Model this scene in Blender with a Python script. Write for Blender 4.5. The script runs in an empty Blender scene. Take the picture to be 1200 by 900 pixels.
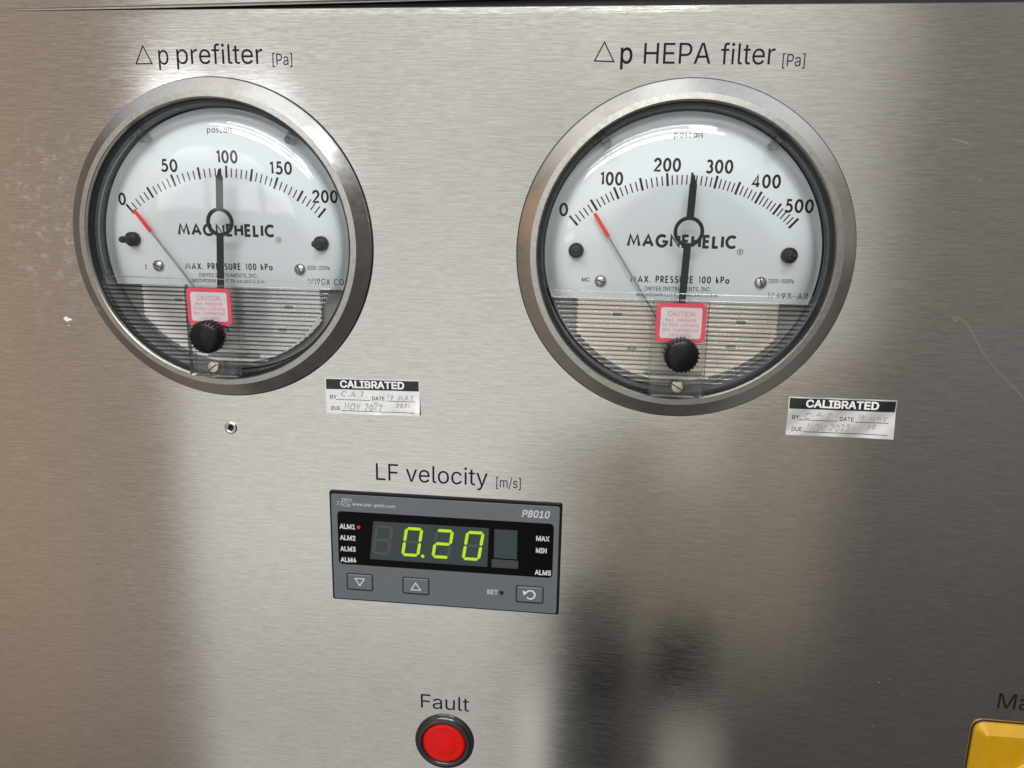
import bpy, bmesh, math, random, mathutils.geometry
from mathutils import Vector, Matrix

# ------------------------------------------------------------------ scene, camera, light
S = bpy.context.scene
COL = S.collection
S.view_settings.view_transform = 'Standard'
S.view_settings.look = 'None'
S.view_settings.exposure = 0.0
S.view_settings.gamma = 1.0
S.cycles.use_denoising = True
S.cycles.denoising_prefilter = "ACCURATE"
S.cycles.max_bounces = 14
S.cycles.transparent_max_bounces = 24
S.cycles.transmission_bounces = 12
S.cycles.sample_clamp_indirect = 6.0
rnd = random.Random(7)


def B(x, y, h):
    """Panel millimetres (x right, y down, h out of the panel) to metres."""
    return Vector((x * .001, -h * .001, -y * .001))


cam = bpy.data.cameras.new('camera')
cam.sensor_width = 36
cam.lens = 25.94
cam.clip_start = .005
cam.clip_end = 50
cam_o = bpy.data.objects.new('camera', cam)
COL.objects.link(cam_o)
R = [[0.9941968214, -0.0194098280, 0.1058108637],
     [0.0417032156, 0.9762125476, -0.2127672525],
     [-0.0991641171, 0.2159451794, 0.9713568641]]


def ax(v):
    return Vector((v[0], v[2], -v[1]))


r_, u_, b_ = ax(R[0]), -ax(R[1]), -ax(R[2])
M = Matrix(((r_.x, u_.x, b_.x, 0), (r_.y, u_.y, b_.y, 0), (r_.z, u_.z, b_.z, 0), (0, 0, 0, 1)))
M.translation = Vector((.02601199, -.27780464, .03556617))
cam_o.matrix_world = M
S.camera = cam_o

# world: the dim room in front of the panel, as a procedural environment
W = bpy.data.worlds.new('World')
S.world = W
W.use_nodes = True
wt = W.node_tree
wt.nodes.clear()
w_out = wt.nodes.new('ShaderNodeOutputWorld')
w_bg = wt.nodes.new('ShaderNodeBackground')
wt.links.new(w_bg.outputs[0], w_out.inputs[0])


class X:
    """a scalar in a node tree, with arithmetic"""
    def __init__(s, t, sock): s.t, s.s = t, sock

    def op(s, name, *o):
        n = s.t.nodes.new('ShaderNodeMath')
        n.operation = name
        for i, v in enumerate((s,) + o):
            if isinstance(v, X): s.t.links.new(v.s, n.inputs[i])
            else: n.inputs[i].default_value = v
        return X(s.t, n.outputs[0])

    def __add__(s, o): return s.op('ADD', o)
    def __sub__(s, o): return s.op('SUBTRACT', o)
    def __mul__(s, o): return s.op('MULTIPLY', o)
    def __truediv__(s, o): return s.op('DIVIDE', o)
    def inv(s): return (s * -1.0) + 1.0

    def step(s, a, b):
        """smooth step from 0 at a to 1 at b"""
        n = s.t.nodes.new('ShaderNodeMapRange')
        n.interpolation_type = 'SMOOTHSTEP'
        s.t.links.new(s.s, n.inputs[0])
        n.inputs[1].default_value, n.inputs[2].default_value = a, b
        return X(s.t, n.outputs[0])


def band(x, a, b, soft):
    return x.step(a - soft, a + soft) * x.step(b - soft, b + soft).inv()


tc = wt.nodes.new('ShaderNodeTexCoord')
sp = wt.nodes.new('ShaderNodeSeparateXYZ')
wt.links.new(tc.outputs['Generated'], sp.inputs[0])
dx, dy, dz = (X(wt, sp.outputs[i]) for i in range(3))
nn = (dy * -1.0).op('MAXIMUM', .03)
u, v = dx / nn, dz / nn
front = (dy * -1.0).step(-.05, .1)
acc = None


def glow(f, rgb):
    """adds f * rgb to the environment"""
    global acc
    n = wt.nodes.new('ShaderNodeVectorMath')
    n.operation = 'SCALE'
    n.inputs[0].default_value = rgb
    wt.links.new(f.s, n.inputs['Scale'])
    if acc is None:
        acc = n.outputs[0]
    else:
        a = wt.nodes.new('ShaderNodeVectorMath')
        a.operation = 'ADD'
        wt.links.new(acc, a.inputs[0])
        wt.links.new(n.outputs[0], a.inputs[1])
        acc = a.outputs[0]


lit = band(u, -.60, 3.0, .05) * front * v.step(-2.2, -1.0)
# the bright end of the room stops further left lower down
rt = (v.step(-.34, -.12) * .36) + -.06
lit = lit * (u - rt).step(-.11, .14).inv()
glow(lit * ((v.step(-.40, -.80) * -.32) + 1.0), (.765, .755, .725))
glow(lit * band(u, -.50, -.12, .10) * band(v, -.55, -.1, .15), (.05, .055, .06))
glow(lit * band(v, -.02, .16, .05) * u.step(-.2, .0) * -1.0, (.10, .10, .09))
for a_, b_ in ((-.62, -.535), (-.525, -.44), (-.43, -.345)):
    glow(band(u, a_, b_, .006) * band(v, .012, .062, .006) * front, (3.6, 3.6, 3.7))
glow(band(u, -.60, -.52, .015) * band(v, .10, .17, .02) * front, (3.0, 3.0, 3.1))
glow(band(u, -.50, -.41, .015) * band(v, .09, .16, .02) * front, (2.4, 2.45, 2.6))
mid = band(u, -.14, .34, .07) * v.step(-.76, -.44) * front
glow(mid * lit.inv(), (.195, .165, .122))
glow(mid * v.step(-.46, -.28) * lit.inv(), (.09, .085, .075))
glow(band(u, .10, .20, .04) * band(v, -.36, -.18, .06) * lit.inv() * front, (.16, .15, .125))
glow(band(u, .135, .225, .022) * v.step(-.69, -.76) * v.step(-1.5, -1.2) * front, (.27, .26, .225))
glow(band(u, -.085, -.035, .015) * v.step(-.64, -.74) * v.step(-1.5, -1.2) * front, (.34, .33, .30))
blob = band(u, .12, .20, .014) * band(v, -.69, -.575, .018) * front
arm = band(u, .02, .16, .02) * band(v, -.69, -.625, .02) * front
col1 = band(u, -.025, .075, .025) * v.step(-.48, -.55)
dark = ((blob * 1.2) + (col1 * .72) + (arm * .45)).op('MINIMUM', .95).inv()
n_ = wt.nodes.new('ShaderNodeVectorMath')
n_.operation = 'SCALE'
wt.links.new(acc, n_.inputs[0])
wt.links.new(dark.s, n_.inputs['Scale'])
acc = n_.outputs[0]
brown = u.step(-.55, -.66) * u.step(-2.6, -1.2) * front
glow(brown * v.step(-1.6, -.3), (.335, .262, .203))
glow(u.step(-.74, -.86) * u.step(-2.6, -1.2) * front * v.step(-1.6, -.3), (.05, .01, -.015))
glow(band(u, -2.6, -1.3, .25) * band(v, .1, .9, .2) * front, (.35, .20, .09))
right = u.step(.25, .40) * front * ((band(u, .66, 1.7, .08) * -.75) + 1.0)
glow(right * v.step(-.80, .25), (.185, .166, .15))
glow(band(u, 1.9, 5.0, .5) * front, (.13, .12, .11))
glow(dz.step(.30, .80), (.74, .79, .85))
glow(dark * front, (.075, .07, .064))
glow(dz.op('ABSOLUTE') * .0 + 1.0, (.022, .022, .023))
glow(u.step(-1.0, -1.4) * front, (.15, .125, .10))

wt.links.new(acc, w_bg.inputs[0])
w_bg.inputs[1].default_value = 1.0


def lamp(name, pos, aim, sx, sy, watts, rgb):
    l = bpy.data.lights.new(name, 'AREA')
    l.shape = 'RECTANGLE'
    l.size, l.size_y = sx, sy
    l.energy = watts
    l.color = rgb
    o = bpy.data.objects.new(name, l)
    COL.objects.link(o)
    o.location = pos
    o.rotation_euler = (Vector(aim) - Vector(pos)).to_track_quat('-Z', 'Y').to_euler()
    return o


for k, (x_, z_, sx_, sy_, w_) in enumerate(((-.06, .74, .78, .055, 1.5), (-.10, .58, .86, .05, 1.45), (-.14, .45, .62, .075, 1.5), (.22, .62, .14, .22, 1.0))):
    lamp('ceiling_lamp', (x_, -.70, z_), (x_ * .3, 0, .0), sx_, sy_, w_ * 1.15, (1, .99, .97))


GLYPHS = {
'A': (189, '6,0 73,200 30,0 73,-200 -27,0 -42,119 -9,27 -13,42 5,0 -12,-42 -9,-27 -42,-119;43,56 0,22 102,0 0,-22'),
'B': (179, '24,0 0,200 71,0 19,-2 15,-5 12,-8 9,-11 5,-13 2,-14 -2,-12 -3,-9 -5,-8 -7,-6 -16,-7 0,-2 9,-2 10,-4 8,-8 7,-9 5,-12 1,-14 -1,-15 -6,-13 -9,-11 -13,-8 -17,-5 -21,-2;49,22 47,0 20,3 14,6 7,10 3,13 -2,9 -3,9 -7,8 -8,6 -10,3 -12,2 -49,0;49,112 45,0 10,1 9,3 8,6 6,6 4,9 1,9 -2,13 -7,10 -12,6 -17,3 -45,0'),
'C': (201, '105,-3 -24,3 -22,10 -18,15 -14,20 -8,25 -3,30 3,29 8,26 14,20 18,15 22,10 24,3 15,-1 14,-4 13,-5 11,-8 10,-9 8,-12 6,-12 4,-15 -25,0 -3,10 -5,8 -13,13 -16,9 -19,2 -17,-2 -16,-7 -13,-11 -10,-16 -6,-20 -2,-23 2,-24 6,-19 10,-16 13,-11 16,-7 17,-2 19,3 16,8 13,13 8,18 25,0 -4,-14 -6,-13 -8,-12 -10,-9 -11,-8 -13,-5 -14,-4'),
'D': (197, '86,0 -48,0 0,22 46,0 23,3 18,7 14,11 10,16 6,19 2,22 -2,23 -6,19 -10,15 -13,11 -18,7 -21,3 -50,0 0,22 52,0 27,-3 23,-9 18,-14 13,-20 9,-25 2,-29 -2,-29 -9,-24 -13,-20 -19,-15 -24,-9;49,200 0,-200 -25,0 0,200'),
'E': (165, '24,0 0,200 122,0 0,-22 -97,0 0,-66 91,0 0,-22 -91,0 0,-68 99,0 0,-22'),
'F': (161, '24,0 0,200 121,0 0,-22 -96,0 0,-69 87,0 0,-22 -87,0 0,-87'),
'G': (205, '106,-3 -25,3 -22,10 -18,15 -14,20 -8,26 -3,29 3,29 8,26 14,20 18,15 21,10 24,3 15,-1 15,-4 13,-6 12,-8 9,-9 9,-11 6,-13 3,-14 -26,0 -8,18 -12,13 -16,8 -20,3 -17,-2 -15,-7 -13,-11 -10,-16 -6,-20 -2,-23 2,-24 6,-19 10,-16 13,-11 16,-7 18,-2 16,2 14,5 11,9 9,11 5,15 2,17 8,-2 -60,0 0,23 77,0 0,-22 -3,-23 -8,-20 -12,-17 -17,-12 -20,-7'),
'H': (203, '24,0 0,200 25,0 0,-86 105,0 0,86 26,0 0,-200 -26,0 0,91 -105,0 0,-91'),
'I': (118, '12,0 0,22 34,0 0,156 -34,0 0,22 94,0 0,-22 -34,0 0,-156 34,0 0,-22'),
'L': (154, '24,0 0,200 25,0 0,-178 93,0 0,-22'),
'M': (247, '24,0 0,200 36,0 49,-126 4,-12 5,-14 4,-15 4,-14 -5,0 4,13 5,16 4,14 5,12 48,126 36,0 0,-200 -25,0 0,114 0,15 1,16 0,17 0,18 3,0 -6,-19 -7,-18 -5,-16 -5,-13 -45,-114 -22,0 -45,114 -4,12 -6,16 -6,18 -7,20 3,0 0,-16 1,-18 0,-17 0,-15 0,-114'),
'N': (206, '24,0 0,200 30,0 81,-128 8,-13 9,-17 11,-20 -4,-1 -1,22 -1,19 0,15 0,123 25,0 0,-200 -30,0 -73,114 -9,16 -12,20 -16,28 5,0 1,-27 1,-22 0,-15 0,-114'),
'O': (210, '105,-3 -24,3 -22,10 -18,15 -14,20 -8,25 -3,30 3,29 8,26 14,20 18,15 22,10 24,3 24,-3 22,-10 18,-15 13,-20 9,-26 3,-29 -3,-30 -9,-25 -13,-20 -18,-15 -22,-10;105,21 17,2 15,7 13,11 11,16 6,19 2,24 -2,24 -6,19 -11,16 -13,11 -15,7 -17,2 -17,-2 -16,-7 -13,-11 -10,-16 -6,-19 -2,-24 2,-24 6,-19 10,-16 13,-11 16,-7'),
'P': (175, '24,0 0,200 68,0 22,-2 17,-6 13,-10 9,-13 6,-15 2,-17 -2,-17 -6,-16 -9,-13 -13,-10 -17,-6 -22,-2 -49,0 0,22 48,0 15,2 11,4 8,6 6,8 3,10 1,12 -1,11 -3,10 -6,8 -8,6 -12,4 -14,2 -42,0 0,-178'),
'R': (177, '24,0 0,200 69,0 21,-2 17,-6 13,-9 9,-13 6,-15 2,-17 -2,-17 -6,-14 -9,-12 -13,-10 -17,-5 -21,-2 -55,0 0,22 54,0 14,1 11,4 8,6 6,7 4,9 1,11 -1,12 -4,9 -6,8 -8,6 -11,3 -14,2 -43,0 0,-178;139,0 -49,90 29,0 49,-90'),
'S': (176, '88,-3 -20,1 -18,6 -14,8 -11,12 -7,14 -3,16 26,0 2,-11 6,-9 7,-6 9,-5 11,-3 12,-1 13,1 11,4 10,5 8,7 4,9 2,10 -1,8 -4,7 -7,6 -8,4 -20,7 -24,7 -22,8 -16,12 -10,14 -4,18 3,16 6,14 11,11 14,9 17,5 18,2 19,-2 16,-5 14,-9 10,-11 7,-13 3,-14 -25,0 -5,13 -9,10 -14,6 -17,2 -12,-1 -10,-3 -9,-5 -6,-7 -4,-7 -2,-9 2,-10 4,-7 7,-6 9,-4 16,-6 21,-5 18,-6 19,-11 8,-7 6,-8 4,-11 2,-13 -3,-15 -6,-14 -11,-12 -14,-9 -18,-6'),
'T': (176, '12,178 0,22 152,0 0,-22 -63,0 0,-178 -25,0 0,178'),
'U': (203, '102,-3 -22,2 -19,7 -16,11 -12,14 -7,18 -2,19 0,132 25,0 0,-130 1,-14 5,-12 8,-10 11,-7 13,-5 15,-2 15,2 13,5 10,7 8,10 5,12 1,14 0,130 26,0 0,-132 -3,-19 -7,-18 -12,-14 -15,-11 -19,-7'),
'V': (189, '80,0 -74,200 27,0 43,-119 9,-27 12,-42 -5,0 13,42 9,27 41,119 27,0 -73,-200'),
'W': (270, '61,0 -55,200 26,0 32,-123 5,-20 4,-20 4,-21 -3,0 5,21 4,20 5,20 32,123 29,0 32,-123 6,-20 4,-20 4,-21 -3,0 4,21 5,20 5,20 31,123 26,0 -55,-200 -29,0 -34,127 -7,27 -6,33 5,0 -5,-32 -7,-28 -34,-127'),
'X': (186, '7,0 78,112 0,-19 -73,107 29,0 29,-43 10,-15 8,-13 8,-14 -5,0 8,14 8,13 10,15 30,43 28,0 -73,-106 0,19 77,-113 -29,0 -35,51 -9,14 -8,12 -7,14 5,0 -7,-14 -8,-12 -10,-14 -35,-51'),
'Y': (186, '80,0 0,82 -74,118 30,0 40,-65 11,-20 11,-24 -10,0 11,24 11,20 40,65 29,0 -74,-118 0,-82'),
'a': (153, '63,-3 -14,1 -12,4 -10,6 -8,10 -5,11 -2,13 1,12 4,9 6,7 7,6 19,7 21,3 22,3 12,3 3,3 1,5 0,1 -1,8 -2,8 -5,5 -6,5 -8,2 -9,1 -10,-1 -8,-2 -13,-9 -7,-10 -23,6 6,13 9,9 10,7 11,5 12,2 12,1 18,-2 18,-7 8,-7 7,-9 4,-12 1,-15 0,-99 -23,0 0,20 -2,0 -8,-10 -14,-10 -10,-2;67,18 12,1 11,4 8,6 6,8 3,8 1,9 0,21 -6,-3 -11,-3 -12,-2 -10,-1 -16,-4 -7,-3 -5,-4 -4,-6 -1,-8 1,-7 3,-6 5,-4 6,-3'),
'b': (167, '90,-3 -12,1 -10,3 -14,11 -8,11 -2,0 0,-23 -23,0 0,200 24,0 0,-74 1,0 8,10 13,11 10,3 13,1 18,-2 15,-7 13,-12 9,-15 6,-19 2,-22 -2,-22 -6,-19 -9,-15 -13,-12 -15,-7;87,18 12,2 11,6 8,8 6,12 4,13 1,15 -1,15 -4,14 -6,11 -8,8 -11,6 -12,2 -13,-2 -11,-5 -8,-9 -6,-11 -3,-13 -2,-16 2,-15 3,-14 6,-11 9,-8 10,-6'),
'c': (156, '81,-3 -19,2 -16,7 -14,12 -10,15 -6,19 -3,22 3,22 6,18 10,16 14,11 16,8 19,2 21,-3 18,-8 14,-13 8,-18 -23,-6 -5,11 -8,8 -11,6 -14,2 -13,-2 -11,-6 -8,-9 -6,-11 -4,-14 -1,-14 1,-15 4,-13 6,-11 8,-9 11,-6 13,-2 14,2 11,6 9,9 5,11 23,-6 -4,-9 -5,-9 -14,-14 -18,-8'),
'e': (159, '83,-3 -20,2 -17,7 -14,12 -10,15 -6,19 -3,21 3,22 6,19 10,15 13,12 17,8 19,2 12,-1 11,-3 12,-5 10,-8 8,-10 6,-13 5,-16 1,-19 0,-9 -117,0 0,20 104,0 -11,-8 -1,14 -4,13 -6,10 -8,7 -10,5 -12,2 -13,-2 -10,-5 -9,-7 -6,-10 -4,-11 -1,-12 0,-13 1,-15 4,-13 7,-10 9,-8 12,-4 12,-2 17,3 12,8 8,12 23,-5 -4,-11 -7,-10 -10,-7 -11,-6 -13,-4'),
'f': (100, '90,149 0,-20 -87,0 0,20;32,0 0,170 1,11 5,10 6,8 9,5 10,3 11,1 13,-1 8,-2 -6,-21 -5,2 -7,0 -10,-1 -6,-4 -4,-7 -1,-9 0,-165'),
'g': (167, '81,-59 -15,1 -13,3 -12,5 -9,7 -7,7 -5,9 20,11 8,-10 13,-9 9,-2 11,-1 17,2 13,6 9,12 2,16 0,29 -2,0 -7,-11 -14,-10 -10,-3 -12,-1 -17,2 -16,6 -13,11 -9,14 -7,19 -2,21 2,22 7,18 9,15 13,12 16,7 17,2 13,-1 10,-3 13,-11 8,-11 2,0 0,24 23,0 0,-152 -2,-18 -6,-14 -11,-11 -13,-7 -15,-5;81,23 12,2 11,5 8,7 6,11 4,12 1,16 -1,15 -4,13 -6,11 -8,8 -11,5 -12,2 -13,-2 -11,-6 -8,-8 -6,-11 -4,-13 -1,-14 1,-15 4,-13 6,-10 8,-8 11,-5'),
'h': (161, '45,89 0,-89 -24,0 0,200 24,0 0,-87 -5,0 9,18 11,11 14,7 15,2 15,-1 12,-5 10,-8 8,-11 5,-14 1,-18 0,-94 -24,0 0,92 -2,16 -7,12 -10,7 -14,2 -11,-1 -9,-3 -7,-6 -6,-8 -4,-10'),
'i': (66, '21,0 0,149 24,0 0,-149;33,174 -6,1 -6,4 -4,5 -1,6 1,6 4,5 6,4 6,1 6,-1 6,-4 3,-5 2,-6 -2,-6 -3,-5 -6,-4'),
'j': (66, '21,149 24,0 0,-161 -1,-13 -4,-11 -6,-8 -9,-7 -10,-4 -14,-1 -5,0 0,22 5,0 9,1 6,5 3,7 2,10;33,174 -7,1 -5,4 -4,5 -1,6 1,6 4,5 5,4 7,1 6,-1 6,-4 3,-5 2,-6 -2,-6 -3,-5 -6,-4'),
'k': (150, '43,54 0,29 4,0 65,66 30,0 -70,-71 -2,0;21,0 0,200 24,0 0,-200;116,0 -58,73 17,17 71,-90'),
'l': (74, '55,-1 -15,2 -11,7 -6,11 -2,14 0,167 24,0 0,-161 0,-9 2,-6 4,-3 6,-1 6,1 4,0 4,-20 -7,-1'),
'm': (240, '21,0 0,149 23,0 0,-33 -2,0 4,11 6,9 7,7 9,5 9,3 9,1 15,-3 12,-7 8,-12 5,-14 -3,0 4,10 6,9 7,7 10,5 10,4 12,1 12,-2 11,-4 10,-7 8,-10 4,-13 2,-16 0,-100 -24,0 0,100 -2,14 -7,9 -10,5 -11,2 -10,-1 -8,-3 -6,-5 -5,-7 -3,-8 -1,-9 0,-97 -24,0 0,102 -2,11 -7,9 -9,6 -12,2 -8,-1 -8,-3 -7,-5 -6,-7 -3,-9 -1,-11 0,-94'),
'n': (161, '45,89 0,-89 -24,0 0,149 23,0 0,-36 -4,0 9,18 11,11 14,7 15,2 15,-1 12,-5 10,-8 8,-11 5,-14 1,-18 0,-94 -24,0 0,92 -2,16 -7,12 -10,7 -14,2 -11,-1 -9,-3 -7,-6 -6,-8 -4,-10'),
'o': (163, '81,-3 -19,2 -16,7 -14,12 -10,15 -6,19 -3,22 3,22 6,18 10,16 14,11 16,8 19,2 20,-2 16,-8 14,-11 10,-16 7,-18 2,-22 -2,-22 -7,-19 -10,-15 -14,-12 -16,-7;81,18 14,2 11,6 9,9 6,11 3,13 2,15 -2,14 -3,13 -6,12 -9,9 -11,6 -14,2 -13,-2 -11,-6 -8,-9 -6,-11 -4,-14 -1,-14 1,-15 4,-13 6,-11 8,-9 11,-6'),
'p': (167, '21,-56 0,205 23,0 0,-23 2,0 8,10 13,11 10,3 13,1 18,-2 15,-7 13,-12 9,-15 6,-19 2,-22 -2,-22 -6,-19 -9,-15 -13,-12 -15,-7 -18,-2 -12,1 -10,3 -14,11 -8,11 -1,0 0,-79;87,18 12,2 11,6 8,8 6,12 4,13 1,15 -1,15 -4,14 -6,11 -8,8 -11,6 -12,2 -13,-2 -11,-5 -8,-9 -6,-11 -3,-13 -2,-16 2,-15 3,-14 6,-11 9,-8 10,-6'),
'r': (102, '21,0 0,149 23,0 0,-23 1,0 6,10 9,8 11,6 13,1 6,0 6,0 0,-24 -6,1 -9,0 -10,-1 -8,-3 -8,-6 -6,-7 -3,-8 -1,-10 0,-93'),
's': (143, '72,-3 -15,1 -13,3 -11,6 -9,8 -6,10 -4,12 23,5 4,-11 8,-7 10,-5 12,-1 14,2 11,4 7,8 2,8 -1,8 -4,5 -7,5 -10,3 -24,6 -18,6 -13,9 -7,11 -3,15 2,12 6,10 8,9 11,7 14,4 15,1 14,-1 12,-4 10,-5 8,-8 5,-9 4,-10 -22,-5 -3,8 -7,7 -9,5 -12,2 -13,-2 -10,-4 -6,-7 -2,-9 1,-8 5,-5 7,-5 12,-3 22,-6 18,-6 12,-9 8,-11 2,-14 -2,-13 -5,-10 -9,-10 -12,-6 -14,-5'),
't': (89, '80,149 0,-20 -77,0 0,20;26,185 24,0 0,-147 1,-8 2,-6 6,-3 8,-1 6,0 6,1 5,-20 -9,-2 -9,-1 -17,3 -13,7 -8,12 -2,17'),
'u': (161, '72,-2 -14,2 -13,4 -10,8 -8,11 -5,14 -1,18 0,94 24,0 0,-92 2,-16 7,-12 11,-7 14,-2 10,1 9,3 8,6 5,8 4,10 1,12 0,89 24,0 0,-149 -23,0 0,36 4,0 -9,-18 -11,-11 -14,-7'),
'v': (153, '64,0 -57,149 26,0 32,-88 8,-27 8,-26 -9,0 8,26 8,27 32,88 26,0 -57,-149'),
'w': (223, '54,0 -45,149 25,0 18,-65 8,-30 9,-38 -4,0 8,37 8,31 18,65 25,0 18,-65 8,-31 8,-37 -4,0 8,37 8,31 19,65 25,0 -45,-149 -24,0 -20,68 -5,20 -6,22 -5,23 5,0 -5,-23 -6,-22 -6,-20 -19,-68'),
'y': (153, '19,-54 5,20 4,0 13,-1 5,2 5,4 5,6 3,9 5,13 -57,150 26,0 32,-88 8,-27 8,-26 -9,0 8,26 8,27 32,88 26,0 -66,-172 -11,-19 -6,-7 -8,-4 -9,-3 -10,-1 -11,1'),
'z': (150, '16,0 0,18 84,108 0,1 -81,0 0,22 112,0 0,-19 -81,-106 0,-2 83,0 0,-22'),
'0': (178, '89,-3 -21,3 -17,9 -14,15 -10,21 -6,25 -2,30 2,30 6,25 10,21 14,14 18,10 20,3 21,-3 17,-10 14,-14 10,-21 6,-25 2,-30 -2,-30 -6,-25 -10,-21 -14,-15 -17,-9;89,19 14,3 11,7 9,12 7,16 4,19 1,24 -1,24 -4,19 -7,16 -9,12 -11,7 -14,3 -14,-3 -11,-7 -9,-12 -7,-16 -4,-19 -1,-24 1,-24 4,-19 7,-16 9,-12 11,-7'),
'1': (178, '30,0 0,21 124,0 0,-21;108,200 0,-200 -25,0 0,176 -1,0 -48,-35 0,27 44,32'),
'2': (178, '25,0 0,19 67,71 19,21 11,17 3,9 1,9 -1,10 -4,9 -6,6 -8,6 -9,3 -10,1 -11,-2 -9,-3 -8,-6 -5,-7 -4,-10 -1,-11 -24,0 2,17 6,15 10,12 12,9 15,6 17,2 17,-2 15,-6 13,-9 9,-11 6,-13 2,-16 -1,-11 -3,-10 -6,-11 -8,-12 -27,-31 -45,-47 0,-2 93,0 0,-22'),
'3': (178, '86,-3 -18,2 -16,5 -14,8 -10,11 -8,13 -3,16 26,0 2,-10 5,-8 6,-6 9,-5 10,-2 11,-1 12,1 10,3 9,5 7,8 4,9 1,11 -1,10 -4,10 -6,8 -10,7 -13,4 -16,1 -17,0 0,21 51,58 0,2 -86,0 0,22 119,0 0,-19 -63,-72 0,5 21,-1 17,-5 14,-8 11,-13 6,-14 2,-16 -2,-17 -6,-14 -11,-12 -14,-9 -16,-6'),
'4': (178, '16,41 0,21 81,138 25,0 -79,-135 0,-1 119,0 0,-23;111,0 0,48 0,9 0,68 24,0 0,-125'),
'5': (178, '87,-3 -17,2 -15,5 -13,9 -9,11 -7,13 -3,14 25,0 2,-8 4,-8 6,-6 8,-5 9,-3 10,-1 11,1 11,4 8,7 6,9 5,11 1,12 -2,12 -4,11 -6,9 -9,7 -10,4 -12,2 -20,-3 -9,-4 -7,-5 -24,2 12,101 106,0 0,-22 -85,0 -6,-59 1,0 7,5 9,4 10,2 10,1 13,-1 13,-4 10,-6 10,-8 7,-10 6,-11 4,-13 1,-14 -2,-18 -7,-16 -10,-14 -14,-10 -16,-7'),
'6': (178, '89,-3 -18,2 -15,7 -13,10 -10,13 -6,16 -2,19 2,14 4,16 9,18 14,22 45,66 28,0 -68,-97 -2,0 8,10 12,8 15,2 17,-1 15,-6 12,-9 9,-13 6,-15 2,-17 -2,-18 -6,-15 -10,-13 -13,-10 -16,-7;89,19 11,1 10,5 7,6 7,9 3,10 2,12 -2,12 -3,10 -7,8 -7,7 -10,4 -11,1 -11,-1 -10,-4 -8,-6 -6,-9 -4,-10 -1,-12 1,-12 4,-10 6,-9 8,-6 10,-5'),
'7': (178, '38,0 89,176 0,2 -103,0 0,22 130,0 0,-24 -89,-176'),
'8': (178, '89,-3 -19,2 -17,5 -13,9 -11,11 -6,14 -3,15 2,12 4,12 6,10 8,8 9,6 11,3 0,1 -13,6 -11,10 -6,13 -2,16 2,14 6,13 9,11 12,8 15,5 17,2 17,-2 14,-5 13,-8 9,-11 6,-13 2,-14 -2,-16 -7,-13 -10,-10 -13,-6 0,-1 11,-3 9,-6 8,-8 6,-10 4,-12 2,-12 -3,-15 -6,-14 -11,-11 -13,-9 -17,-5;89,19 12,1 11,4 9,5 6,7 4,9 1,9 -1,11 -4,9 -7,8 -9,6 -10,3 -12,1 -12,-1 -10,-3 -9,-6 -7,-8 -4,-9 -2,-11 2,-9 4,-9 6,-7 9,-5 10,-4;89,114 10,1 9,3 7,5 6,7 3,8 2,10 -2,9 -3,8 -6,7 -7,5 -9,3 -10,1 -10,-1 -9,-3 -8,-5 -5,-7 -4,-8 -1,-9 1,-10 4,-8 5,-7 8,-5 9,-3'),
'9': (178, '89,203 17,-2 16,-7 13,-10 10,-13 6,-16 2,-19 -2,-14 -4,-16 -9,-18 -14,-22 -45,-66 -28,0 68,97 2,0 -8,-10 -12,-8 -15,-2 -17,1 -15,6 -12,9 -9,13 -6,15 -2,17 2,18 6,16 10,12 13,10 15,7;89,181 -11,-1 -10,-5 -8,-6 -6,-9 -3,-10 -2,-12 2,-12 3,-10 6,-8 8,-7 10,-4 11,-1 11,1 10,4 8,6 6,9 3,10 2,12 -2,12 -3,10 -6,9 -8,6 -10,5'),
'.': (74, '37,-2 -6,2 -6,3 -4,6 -2,7 2,7 4,6 6,4 6,1 7,-1 6,-4 4,-6 1,-7 -1,-7 -4,-6 -6,-3'),
',': (74, '15,-47 12,75 27,0 -21,-75'),
'-': (178, '132,96 0,-22 -87,0 0,22'),
'/': (98, '92,209 -64,-239 -22,0 64,239'),
'[': (107, '40,-38 0,250 53,0 0,-20 -30,0 0,-209 30,0 0,-21'),
']': (107, '14,-38 0,21 31,0 0,209 -31,0 0,20 54,0 0,-250'),
'(': (107, '35,81 1,23 4,23 5,24 7,22 8,21 9,18 24,0 -18,-44 -12,-45 -3,-21 -1,-21 4,-36 11,-39 19,-44 -24,0 -14,30 -11,29 -7,31'),
')': (107, '15,-38 19,45 10,39 4,35 -1,21 -3,21 -12,45 -17,44 23,0 9,-18 9,-21 7,-22 5,-24 3,-23 1,-23 -2,-30 -7,-30 -10,-30 -15,-29'),
'°': (124, '62,111 -12,2 -10,4 -10,7 -7,10 -5,10 -1,12 1,12 5,11 7,9 10,8 10,4 12,2 12,-2 11,-4 9,-8 7,-9 5,-11 1,-12 -1,-12 -5,-10 -7,-10 -9,-7 -11,-4;62,131 7,1 6,3 9,9 2,6 1,6 -1,7 -2,6 -9,9 -6,3 -7,0 -6,0 -6,-3 -9,-9 -3,-6 -1,-7 1,-6 3,-6 9,-9 6,-3'),
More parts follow.
